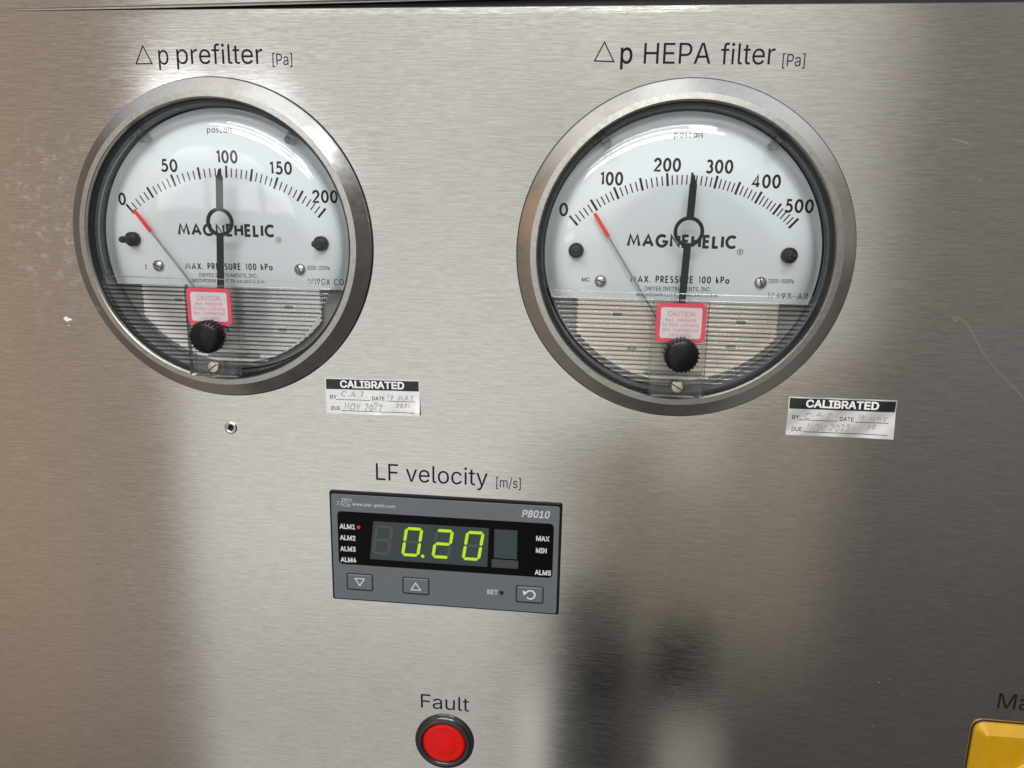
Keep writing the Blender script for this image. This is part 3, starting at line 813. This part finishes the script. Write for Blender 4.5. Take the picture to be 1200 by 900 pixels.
def gauge(c, label, ang, per, nums, num_y, needle_tip, red_len, flag_pivot, flag_tip, lower, right_code, hand, scale_shift, title_y, plate_m):
    g = empty('pressure_gauge', c[0], c[1])
    tag(g, label, 'gauge', 'round pressure gauges on the steel panel')
    D = -4.5
    # bezel: conical ring with a blasted rim
    bz = MB().lathe([(57.2, -6), (60.0, 0), (60.3, .25), (60.3, 1.1), (60.05, 1.45), (55.55, 4.2), (55.2, 4.4)], 160)
    bz.build('bezel', M_bezel, g, 20)
    MB().lathe([(55.2, 4.4), (53.1, 4.55), (52.8, 4.3), (52.4, 1.6), (52.4, -3)], 160).build('bezel_rim', M_rim, g, 20)
    MB().lathe([(60.15, .0), (60.75, .02), (60.7, .1), (60.1, .12)], 160).build('bezel_shadow', M_gap, g, 40)  # black ring standing in for the shadow gap where bezel meets panel
    MB().lathe([(52.4, 2.6), (52.0, 2.7), (51.7, 2.3), (51.6, 1.0), (51.4, .6)], 128).build('gasket', M_black, g, 40)
    MB().lathe([(52.4, 1.0), (51.8, .6), (51.6, -2.2), (51.2, -4.0), (51.2, -13), (0.1, -13)], 128).build('case', M_case, g, 30)
    # mechanism behind the ribs
    MB().prism([(a, b) for a, b in arc(0, 0, 50.6, 50.6, 15, 165, 60)], -8.0, -7.5).build('back_plate', M_back, g)
    pl = MB()
    xr = lambda y_: min(37.5, math.sqrt(max(0, 48 * 48 - y_ * y_)))
    ys = [14.5 + (47.4 - 14.5) * i_ / 80 for i_ in range(81)]
    jag = [rnd.uniform(-.35, .2) - (.5 if i_ % 4 > 1 else 0) for i_ in range(162)]
    outl = [(max(.5, xr(q_) + jag[i_]), q_) for i_, q_ in enumerate(ys)] + [(-max(.5, xr(q_) + jag[81 + i_]), q_) for i_, q_ in reversed(list(enumerate(ys)))]
    pl.prism(outl, -6.3, -5.0)
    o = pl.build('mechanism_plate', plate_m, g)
    hs = MB()
    for a, b in ((-22, 23), (24, 24.5), (-16, 36), (21, 34)):
        hs.prism(rrect(a - 1.8, b - .7, a + 1.8, b + .7, .6, 3), -5.0, -4.9)
    hs.prism(rrect(-11, 44.2, 11, 46.2, .8), -5.0, -4.8)
    hs.build('plate_slot', M_back, o)
    # dial
    d = MB().prism(dial_outline(50.3, 17.2), D - .8, D, 0)
    dial = d.build('dial', M_dial, g)
    tk = MB()
    yc = 32.3
    ns = len(ang) - 1
    for i in range(ns * per + 1):
        j, f = divmod(i, per)
        a = ang[j] if f == 0 else ang[j] + (ang[j + 1] - ang[j]) * f / per
        a = math.radians(a)
        major = (i % 5 == 0)
        r0, r1, w = (57.0, 61.6, .86) if major else (57.3, 60.7, .46)
        tk.ribbon([(r0 * math.sin(a) + scale_shift, yc - r0 * math.cos(a)), (r1 * math.sin(a) + scale_shift, yc - r1 * math.cos(a))], w, D + .03)
    tk.build('scale_marks', M_print, dial)
    le = MB()
    for s_, (x, y), wd in nums:
        strokes(le, s_, x, y + 2.45, 4.95, .86, D + .03, 'c', width=wd, gap=.13)
    strokes(le, 'pascals', 0, -41.3, 2.5, .27, D + .03, 'c', width=10.1, gap=.2)
    strokes(le, 'MAGNEHELIC', 0, title_y, 5.0, 1.08, D + .03, 'c', width=39.9, gap=.11, rot=-.2)
    le.ribbon(circle(21.4, title_y + .9, 1.05, 24), .2, D + .03, True)
    text(le, 'R', 21.4, title_y + 1.45, 1.1, D + .03, 'c', fat=.03)
    strokes(le, 'MAX. PRESSURE 100 kPa', .2, 10.6, 2.7, .46, D + .03, 'c', width=36.2, gap=.26, rot=-.8)
    text(le, lower[0], -.2, 13.45, 1.5, D + .03, 'c', width=24.6, fat=.012, rot=-.8)
    text(le, lower[1], -.2, 15.6, 1.35, D + .03, 'c', width=30.5, fat=.012, rot=-.8)
    text(le, right_code, 32.4, 9.6, 1.5, D + .03, 'l', width=9.2, fat=.02, rot=-.6)
    text(le, lower[2], -34.6, 10.9, 1.4, D + .03, 'c', fat=.03)
    strokes(le, hand, 32.6, 15.4, 2.4, .3, D + .03, 'l', width=14.5, gap=.3, jit=.06)
    le.build('dial_lettering', M_print, dial)
    for sx, sy, ra in ((-29.0, 10.6 if c is GR else 9.6, 20), (29.6, 9.6, 70)):
        s_ = MB().lathe([(2.35, D), (2.3, D + .5), (1.9, D + 1.0), (1.0, D + 1.3), (.01, D + 1.35)], 32)
        q = math.radians(ra)
        so = s_.build('screw', M_screw, g, 40, loc=(sx, sy, 0))
        sl = MB()
        t1 = (math.cos(q), math.sin(q))
        pts = [(-1.9 * t1[0] - .28 * t1[1], -1.9 * t1[1] + .28 * t1[0]), (1.9 * t1[0] - .28 * t1[1], 1.9 * t1[1] + .28 * t1[0]),
               (1.9 * t1[0] + .28 * t1[1], 1.9 * t1[1] - .28 * t1[0]), (-1.9 * t1[0] + .28 * t1[1], -1.9 * t1[1] - .28 * t1[0])]
        sl.prism(pts, D + .6, D + 1.4)
        sl.build('slot', M_dark, so)
    # rubber stops
    for sx in (-38.6, 38.7):
        MB().lathe([(2.85, D), (2.85, -2.6), (2.5, -2.0), (1.45, -1.5), (1.3, -.6), (1.3, 3.2), (1.1, 3.8), (.6, 4.1), (.01, 4.15)], 32).build(
            'rubber_stop', M_black, g, 45, loc=(sx, -.6, 0))
    # needle
    H = -2.0
    piv = Vector((0, 35.0))
    tip = Vector(needle_tip)
    dr = (tip - piv).normalized()
    nr = Vector((-dr.y, dr.x))
    e1 = tip - dr * red_len
    st = MB()

    def bar(p, q, w0, w1, h0, h1):
        return [(p + nr * w0)[:], (q + nr * w1)[:], (q - nr * w1)[:], (p - nr * w0)[:]]
    st.prism(bar(piv, e1, .42, .34, 0, 0), H - .25, H + .12)
    nd = st.build('needle', M_needle, g)
    MB().prism(bar(e1 - dr * .3, tip, .72, .62, 0, 0), H - .2, H + .3).build('needle_tip', M_red, nd)
    # adjustable black pointer
    pv, tp = Vector(flag_pivot), Vector(flag_tip)
    dr = (tp - pv).normalized()
    nr = Vector((-dr.y, dr.x))
    L = (tp - pv).length
    rc = pv + dr * (L - 19.6)
    fm = MB()
    w = 1.28
    q0, q1 = rc + dr * 4.6, tp - dr * 3.2
    fm.prism([(q0 + nr * w)[:], (q1 + nr * w)[:], (q1 + dr * 1.5 + nr * .55)[:], (tp + nr * .22)[:], (tp - nr * .22)[:],
              (q1 + dr * 1.5 - nr * .55)[:], (q1 - nr * w)[:], (q0 - nr * w)[:]], 2.3, 3.2, 0, .2, .2)
    q2 = pv
    q3 = rc - dr * 4.6
    fm.prism([(q2 + nr * w)[:], (q3 + nr * w)[:], (q3 - nr * w)[:], (q2 - nr * w)[:]], 2.3, 3.2, 0, .2, .2)
    pr = [(5.35, 2.3), (5.4, 2.9), (5.1, 3.3), (4.35, 3.3), (4.05, 2.9), (4.1, 2.3)]
    fm.lathe(pr, 64, (rc.x, rc.y), close=True)
    fm.build('set_pointer', M_flag, g, 40)
    # clear cover: domed upper half
    prof = [(.01, 6.8), (20, 6.8), (34, 6.7)]
    for i in range(1, 15):
        a = math.radians(90 * i / 14)
        prof.append((34 + 15.6 * math.sin(a), .9 + 5.8 * math.cos(a)))
    prof += [(49.7, .4), (51.4, .3)]
    dm = MB().lathe(prof, 160)
    dome = dm.build('cover', M_cover, g, 60)
    bm = bmesh.new()
    bm.from_mesh(dome.data)
    bmesh.ops.bisect_plane(bm, geom=bm.verts[:] + bm.edges[:] + bm.faces[:], plane_co=B(0, 13.2, 0), plane_no=(0, 0, -1), clear_outer=True)
    bm.to_mesh(dome.data)
    bm.free()
    # the step of the cover above the ribs
    lg = MB()
    xw = lambda y, r=47.6: math.sqrt(r * r - y * y)
    pts = [(13.2, 6.75), (13.35, 7.0), (13.6, 7.1), (15.0, 7.5), (15.3, 7.75), (15.5, 7.8)]
    lg.add([(-xw(y), y, h) for y, h in pts] + [(xw(y), y, h) for y, h in pts], [(i, i + 1, len(pts) + i + 1, len(pts) + i) for i in range(2, len(pts) - 1)], 0)
    lg.add([(-xw(y), y, h) for y, h in pts] + [(xw(y), y, h) for y, h in pts], [(i, i + 1, len(pts) + i + 1, len(pts) + i) for i in range(2)], 1)
    lg.build('cover_step', [M_cover, M_line], g)
    # ribbed window
    xw = lambda y, r=48.5: math.sqrt(max(1, r * r - y * y))
    rows = []
    y, pitch = 15.6, 1.66
    while y < 46.5:
        p_ = pitch * rnd.uniform(.985, 1.015)
        gr = rnd.uniform(.36, .48)
        for t, d_ in ((0, -.09), (.12, .0), (.3, .05), (.5, .07), (.7, .05), (.88, 0), (1, -.09)):
            rows.append((y + p_ * (1 - gr) * t, 7.8 + d_))
        rows.append((y + p_ * (1 - gr * .5), 7.8 - rnd.uniform(.55, .75)))
        y += p_
    rows.append((y, 7.8))
    rb = MB()
    nr_ = len(rows)
    vs = []
    for y, h in rows: vs += [(-xw(y), y, h), (xw(y), y, h)]
    rb.add(vs, [(2 * i, 2 * i + 1, 2 * i + 3, 2 * i + 2) for i in range(nr_ - 1)])
    rb.build('ribbed_window', M_rib, g, 35)
    # clear bracket over the ribs, its screw, the knob and the caution label
    bk = MB().prism(rrect(-10.2, 15.2, 9.6, 50.6, 1.2, 4), 8.4, 11.7, 0, .5, .5)
    bk.frame(rrect(-9.2, 38.6, 8.6, 49.8, 1.0, 4), rrect(-8.4, 39.3, 7.8, 49.1, .8, 4), 11.75, 12.3)
    bk.lathe([(4.6, 11.75), (4.4, 12.2), (3.2, 12.3), (2.9, 11.8)], 40, (0, 46.4))
    br = bk.build('clear_bracket', M_bracket, g)
    s_ = MB().lathe([(2.25, 11.72), (2.25, 12.4), (1.9, 12.75), (.01, 12.85)], 32)
    so = s_.build('bracket_screw', M_brass, br, 40, loc=(0, 46.6, 0))
    q = math.radians(30 if c is GR else -38)
    t1 = (math.cos(q), math.sin(q))
    MB().prism([(-2 * t1[0] - .24 * t1[1], -2 * t1[1] + .24 * t1[0]), (2 * t1[0] - .24 * t1[1], 2 * t1[1] + .24 * t1[0]),
                (2 * t1[0] + .24 * t1[1], 2 * t1[1] - .24 * t1[0]), (-2 * t1[0] + .24 * t1[1], -2 * t1[1] - .24 * t1[0])], 12.4, 12.9).build('slot', M_dark, so)

    def teeth(a, j):
        return 1 if j in (0, 1, 6, 7, 8, 9) else 1 + .035 * (1 if math.sin(a * 26) > 0 else -1)
    kb = MB().lathe([(4.8, 11.75), (4.8, 12.6), (5.9, 12.7), (6.0, 13.2), (6.0, 17.2), (5.85, 17.7), (5.2, 18.3), (4.6, 18.55), (2.4, 19.1), (.01, 19.3)], 208, rfun=teeth)
    kb.build('adjustment_knob', M_knob, g, 35, loc=(.2, 34.3, 0))
    lb = MB()
    x0, y0, x1, y1 = -8.9, 16.4, 8.5, 30.4
    lb.prism(rrect(x0, y0, x1, y1, 1.9, 6), 11.72, 12.0)
    lab = lb.build('caution_label', M_lab_red, g)
    MB().prism(rrect(x0 + 1.5, y0 + 1.5, x1 - 1.5, y1 - 1.5, .9, 5), 12.0, 12.04).build('label_field', M_lab_in, lab)
    lt = MB()
    for s_, yy, cp, wd in (('CAUTION', 21.0, 1.75, 9.6), ('MAX. PRESSURE', 22.9, 1.15, 11.2), ('15 PSIG (100 kPa)', 24.7, 1.1, 13.0), ('MAX. TEMPERATURE', 26.5, 1.1, 12.8), ('140°F (60°C)', 28.3, 1.1, 8.2)):
        text(lt, s_, -.2, yy, cp, 12.06, 'c', width=wd)
    lt.build('label_lettering', M_lab_red, lab)
    # moulded clips at the edge of the dial
    for sx, sy, rz in ((-29.4, -39.2, -37), (29.6, -39.0, 37)):
        q = math.radians(rz)
        pts = [(a * math.cos(q) - b * math.sin(q), a * math.sin(q) + b * math.cos(q)) for a, b in ((-1.5, -1.9), (1.5, -1.9), (1.5, 1.5), (.6, 2.1), (-.6, 2.1), (-1.5, 1.5))]
        cl = MB().prism(pts, D + .3, 1.5, 0, .4, .4)
        cl.build('cover_clip', M_bracket, g, None, loc=(sx, sy, 0))
    return g


DW = ('DWYER INSTRUMENTS, INC.', 'MICHIGAN CITY, IN 46360 U.S.A.')
gauge(GL, 'pressure gauge scaled 0 to 200 pascals, under the prefilter caption', [-41.2, -19.9, 1.6, 21.1, 41.4], 10,
      [('0', (-42.1, -16.1), 3.1), ('50', (-21.5, -29.0), 6.9), ('100', (2.2, -32.5), 8.6), ('150', (23.5, -28.6), 9.0), ('200', (40.6, -18.3), 10.2)], 0,
      (-36.0, -12.0), 10.0, (-.9, 34), (2.5, -27.6), DW + ('I',), '2000-200Pa', 'W19CX CO', 0.0, -2.4, M_plate)
gauge(GR, 'pressure gauge scaled 0 to 500 pascals, under the HEPA filter caption', [-42.4, -33.4, -24.6, -15.4, -6.3, 2.1, 10.5, 18.3, 26.2, 33.9, 41.6], 5,
      [('0', (-43.8, -15.4), 3.3), ('100', (-26.7, -26.7), 8.4), ('200', (-6.9, -31.8), 9.7), ('300', (11.6, -31.4), 9.7), ('400', (28.4, -26.5), 10.2), ('500', (40.7, -18.1), 10.2)], 0,
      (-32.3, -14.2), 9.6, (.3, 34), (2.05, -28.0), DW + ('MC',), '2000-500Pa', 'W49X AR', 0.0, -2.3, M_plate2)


# ------------------------------------------------------------------ calibration stickers
def sticker(x, y, w, hgt, rot, label, hand, warp):
    t = empty('calibration_sticker', x, y)
    tag(t, label, 'sticker', 'calibration stickers')
    ca, sa = math.cos(math.radians(rot)), math.sin(math.radians(rot))

    def turn(m):
        m.v = [(a * ca - b * sa, a * sa + b * ca, h) for a, b, h in m.v]
        return m
    nx, ny = 60, 24
    bs = MB()
    P = lambda i, j, z: (w * i / nx, hgt * j / ny, z + warp(w * i / nx, hgt * j / ny))
    top = [P(i, j, .14) for j in range(ny + 1) for i in range(nx + 1)]
    bot = [P(i, j, .03) for j in range(ny + 1) for i in range(nx + 1)]
    N = (nx + 1) * (ny + 1)
    fs, mi = [], []
    for j in range(ny):
        for i in range(nx):
            a = j * (nx + 1) + i
            fs.append((a, a + 1, a + nx + 2, a + nx + 1))
            fs.append((N + a, N + a + nx + 1, N + a + nx + 2, N + a + 1))
    ring = [i for i in range(nx + 1)] + [j * (nx + 1) + nx for j in range(1, ny + 1)] + [ny * (nx + 1) + i for i in range(nx - 1, -1, -1)] + [j * (nx + 1) for j in range(ny - 1, 0, -1)]
    for k in range(len(ring)):
        a, b = ring[k], ring[(k + 1) % len(ring)]
        fs.append((a, b, N + b, N + a))
    bs.add(top + bot, fs)
    turn(bs).build('backing', M_stick, t, 30)
    bd = MB()
    nb, y0, y1 = 60, .45, 4.55
    vs = []
    for k in range(7):
        yy = y0 + (y1 - y0) * k / 6
        vs += [(.35 + (w - .7) * i / nb, yy, .19 + warp(.35 + (w - .7) * i / nb, yy)) for i in range(nb + 1)]
    bd.add(vs, [(k * (nb + 1) + i, k * (nb + 1) + i + 1, (k + 1) * (nb + 1) + i + 1, (k + 1) * (nb + 1) + i) for k in range(6) for i in range(nb)])
    turn(bd).build('header_band', M_stick_k, t)
    tx = MB()
    text(tx, 'CALIBRATED', w * .5, 3.72, 2.75, .27, 'c', width=26.2, fat=.055, warp=warp)
    turn(tx).build('header_lettering', M_stick_w, t)
    tx = MB()
    text(tx, 'BY', 1.7, 8.5, 1.5, .22, fat=.01, warp=warp)
    text(tx, 'DATE', 18.9, 8.6, 1.5, .22, width=5.2, fat=.01, warp=warp)
    text(tx, 'DUE', 1.9, 13.1, 1.5, .22, width=3.9, fat=.01, warp=warp)
    for a, b, yy in ((4.2, 18.2, 8.75), (24.6, 36.4, 8.8), (6.2, 36.3, 13.3)):
        tx.ribbon([(a + (b - a) * i / 10, yy) for i in range(11)], .2, .22)
        for i in range(len(tx.v) - 22, len(tx.v)):
            q = tx.v[i]
            tx.v[i] = (q[0], q[1], q[2] + warp(q[0], q[1]))
    turn(tx).build('form_lettering', M_ink, t)
    hw = MB()
    for s_, a, yy, cp, wd in hand:
        strokes(hw, s_, a, yy, cp, .27, .24, 'l', width=wd, gap=.28, jit=.24, slant=.2, warp=warp)
    turn(hw).build('handwriting', M_pencil, t)
    return t


def warp_l(x, y):
    z = .16 * math.sin(x * .31 + y * .25) ** 2
    return z + 1.5 * max(0, (x - 30) / 8.5) ** 2 * max(0, (y - 5) / 10) ** 2 + .35 * max(0, (y - 12) / 3) * math.exp(-((x - 20) / 5) ** 2)


def warp_r(x, y):
    z = .22 * math.sin(x * .22 + y * .25) ** 2
    return z + .8 * max(0, (x - 22) / 16) ** 2 * max(0, (y - 4) / 11) ** 1.5


sticker(-77.15, 26.75, 38.3, 14.6, -.8, 'calibration sticker with a curled lower corner, beside the 0 to 200 gauge',
        (('C.A.T.', 6.2, 7.9, 2.3, 10.4), ('19 MAY', 25.0, 8.2, 2.3, 10.6), ('NOV 2022', 7.6, 12.5, 2.7, 15.0), ('2021', 28.5, 11.5, 1.7, 5.5)), warp_l)
sticker(101.8, 26.5, 38.6, 14.8, -.35, 'calibration sticker beside the 0 to 500 gauge, at the dark end of the panel',
        (('C.A.T.', 6.2, 7.9, 2.3, 10.4), ('19 MAY', 25.0, 8.2, 2.3, 10.6), ('NOV 2022', 7.6, 12.5, 2.7, 15.0), ('20', 28.8, 11.4, 1.7, 3.0)), warp_r)

# ------------------------------------------------------------------ blind rivet in the hole
rv = empty('blind_rivet', -117.8, 49.5)
tag(rv, 'small hollow rivet in the panel below the 0 to 200 gauge', 'rivet')
MB().lathe([(2.55, .02), (2.6, .25), (2.2, .62), (1.75, .62), (1.35, .35), (1.2, -.4), (1.2, -4)], 40).build('rivet_flange', M_screw, rv, 50)
MB().lathe([(1.2, -1.4), (.01, -1.4)], 24).build('rivet_core', M_gap, rv)

# ------------------------------------------------------------------ digital meter
mc = (-29.0, 98.3)
mt = empty('digital_meter', mc[0], mc[1], -2.6)
tag(mt, 'grey digital panel meter showing 0.20 in green digits', 'meter')
MB().prism(rrect(-47.9, -24.3, 47.9, 24.3, .8, 3), .2, 3.6, 0, .4, .4).build('housing', M_meterk, mt)
face = MB().prism(rrect(-47.0, -23.2, 46.9, 23.5, .9, 4), 3.55, 4.0, 0, .12, .12).build('front_face', M_face, mt)
MB().prism(rrect(-44.5, -15.85, 44.8, 7.65, 1.7, 6), 3.9, 4.06).build('window', M_glass, face)
F = 4.0
dp = MB().prism([(-29.3, -12.35), (18.6, -12.35), (18.1, 4.6), (-31.1, 4.55)], 4.0, 4.1)
disp = dp.build('display', M_disp, mt)
MB().prism([(20.8, -12.1), (30.2, -12.1), (30.2, .4), (20.8, .4)], 4.0, 4.1).build('aux_display', M_disp, mt)
MB().prism([(19.9, 1.0), (30.8, 1.0), (30.8, 4.6), (19.9, 4.6)], 4.0, 4.09).build('aux_bar', plain('bar_filter', (.035, .036, .05), .25), mt)

SEG = {'0': 'abcdef', '2': 'abged', '8': 'abcdefg', '': ''}


def digit(x, y, w, hg, on, lit_name, sl, hh, lit_m, off_m, t=1.05):
    """x, y: top-left of an upright box; sl: slant shift over the height"""
    sh = lambda px, py: (px + sl * (1 - (py - y) / hg), py)
    g_ = .13
    ym = y + hg / 2
    xs0, xs1 = x, x + w
    segs = {}

    def hor(yc):
        return [(xs0 + t / 2 + g_, yc), (xs0 + t + g_, yc - t / 2), (xs1 - t - g_, yc - t / 2), (xs1 - t / 2 - g_, yc), (xs1 - t - g_, yc + t / 2), (xs0 + t + g_, yc + t / 2)]

    def ver(xc, ya, yb):
        return [(xc, ya + g_), (xc + t / 2, ya + t / 2 + g_), (xc + t / 2, yb - t / 2 - g_), (xc, yb - g_), (xc - t / 2, yb - t / 2 - g_), (xc - t / 2, ya + t / 2 + g_)]
    ya, yb = y + t / 2, y + hg - t / 2
    segs['a'], segs['g'], segs['d'] = hor(ya), hor(ym), hor(yb)
    segs['f'], segs['b'] = ver(xs0 + t / 2, ya, ym), ver(xs1 - t / 2, ya, ym)
    segs['e'], segs['c'] = ver(xs0 + t / 2, ym, yb), ver(xs1 - t / 2, ym, yb)
    for k_, pts in segs.items():
        (LIT if k_ in on else DARK).prism([sh(*q) for q in pts], 4.1, hh)


LIT, DARK = MB(), MB()
for x0, dgt in ((-30.3, ''), (-17.9, '0'), (-5.2, '2'), (7.4, '0')):
    digit(x0, -10.7, 7.6, 12.9, SEG[dgt], 'd', 2.0, 4.14, M_seg1, M_seg0, 1.25)
LIT.prism(circle(-8.75, 1.75, .72, 20), 4.1, 4.14)
LIT.build('lit_digits', M_seg1, disp)
DARK.build('unlit_digits', M_seg0, disp)
LIT, DARK = MB(), MB()
digit(22.3, -10.3, 5.0, 8.9, '', 'd', 1.3, 4.13, M_seg1, M_seg0, .8)
DARK.build('unlit_digits', plain('segment_faint', (.043, .058, .0625), .3, spec=.15), [o for o in mt.children if o.name.startswith('aux_display')][0])
for s_, x0, y0, wd in (('ALM1', -43.65, -8.25, 6.7), ('ALM2', -43.65, -3.25, 6.7), ('ALM3', -43.65, 1.7, 6.7), ('ALM4', -43.65, 6.6, 6.7), ('ALM5', 37.7, 6.5, 6.7),
                       ('MAX', 37.7, -8.3, 5.5), ('MIN', 37.75, -3.1, 4.6)):
    lt = MB()
    text(lt, s_, x0, y0, 2.0, 4.09, width=wd, fat=.05)
    lt.build('window_lettering', M_white, mt)
MB().lathe([(.75, 4.06), (.72, 4.2), (.01, 4.3)], 24).build('alarm_light', M_alarm, mt, loc=(-35.6, -9.2, 0))
lt = MB()
text(lt, 'P8010', 31.6, -18.15, 2.9, 4.03, width=11.3, slant=.2, fat=.045)
lt.build('model_lettering', M_white2, mt)
lt = MB()
text(lt, 'www.ziel-gmbh.com', -38.1, -18.6, 1.35, 4.03, width=18.2, fat=.015)
lt.build('address_lettering', M_white2, mt)
lt = MB()
text(lt, 'SET', 18.0, 16.65, 1.9, 4.03, width=4.7, fat=.04)
lt.build('set_lettering', M_white2, mt)
lt = MB()
# the maker's mark: slanted speed lines, f and an outlined z
for pts in ([(-44.2, -20.0), (-43.5, -20.0)], [(-44.4, -19.3), (-43.7, -19.3)], [(-44.6, -18.6), (-43.8, -18.6)],
            [(-43.0, -18.2), (-42.1, -21.3), (-40.9, -21.3)], [(-42.6, -20.1), (-41.3, -20.1)],
            [(-41.0, -21.3), (-38.3, -21.3), (-38.6, -20.6), (-40.6, -18.9), (-38.9, -18.9), (-39.2, -18.2), (-42.2, -18.2), (-41.9, -18.9), (-39.9, -20.6), (-41.2, -20.6), (-41.0, -21.3)]):
    lt.ribbon(pts, .24, 4.03)
lt.build('maker_mark', M_white2, mt)
MB().lathe([(.95, 4.03), (.01, 4.02)], 28).build('set_hole', M_gap, mt, loc=(24.2, 15.75, 0))
for bx, by, ic in ((-35.7, 15.4, 'down'), (-11.75, 15.4, 'up'), (35.8, 15.65, 'reset')):
    MB().frame(rrect(bx - 5.75, by - 3.85, bx + 5.75, by + 3.85, .9, 4), rrect(bx - 5.3, by - 3.4, bx + 5.3, by + 3.4, .6, 4), 3.95, 4.06).build('button_outline', M_gap, mt)
    b_ = MB().prism(rrect(bx - 5.25, by - 3.35, bx + 5.25, by + 3.35, .6, 4), 3.95, 4.25, 0, .25, .2).build('button', M_face, mt)
    ic_ = MB()
    if ic == 'down': ic_.ribbon([(bx - 2.0, by - 1.65), (bx + 2.0, by - 1.65), (bx, by + 1.5)], .62, 4.28, True)
    elif ic == 'up': ic_.ribbon([(bx - 2.0, by + 1.7), (bx + 2.0, by + 1.7), (bx, by - 1.5)], .62, 4.28, True)
    else:
        ic_.ribbon(arc(bx + .3, by, 1.85, 1.85, -150, 140, 22), .62, 4.28)
        ic_.prism([(bx - 2.9, by - 1.7), (bx - .9, by - .9), (bx - 2.4, by + .5)], 4.26, 4.285)
    ic_.build('button_icon', M_white, b_)

# ------------------------------------------------------------------ fault lamp
fl = empty('indicator_lamp', -28.9, 187.6)
tag(fl, 'round red indicator lamp in a black ring under the Fault caption', 'lamp')
MB().lathe([(12.6, -1), (13.0, .1), (13.0, .7), (12.5, 1.5), (11.6, 2.1), (10.6, 2.35), (10.0, 2.2), (9.5, 1.7), (9.4, .6)], 96).build('lamp_bezel', M_lampk, fl, 50)
MB().lathe([(9.4, 1.0), (9.25, 1.7), (8.8, 2.0), (8.1, 2.15), (7.8, 2.1), (5, 2.5), (2.5, 2.7), (.01, 2.75)], 72).build('lens', M_lens, fl, 25)

# ------------------------------------------------------------------ yellow switch plate
sw = empty('main_switch', 186.2, 156.2)
MB().prism(rrect(-.35, -.65, 62.4, 62.4, 4.3, 10), -.2, .35).build('switch_outline', M_gap, sw)  # thin black outline, slightly larger than the yellow plate
tag(sw, 'yellow switch plate cut off at the lower right of the panel', 'switch')
MB().prism(rrect(0, -.3, 62, 62, 4.0, 10), -.2, 5.0, 0, 2.9, 3.6).build('switch_plate', M_yel, sw, 30)
MB().lathe([(22.5, 4.9), (22.5, 6.6), (21.8, 7.4), (.01, 7.5)], 96).build('switch_boss', M_yel, sw, 30, loc=(30.5, 31, 0))
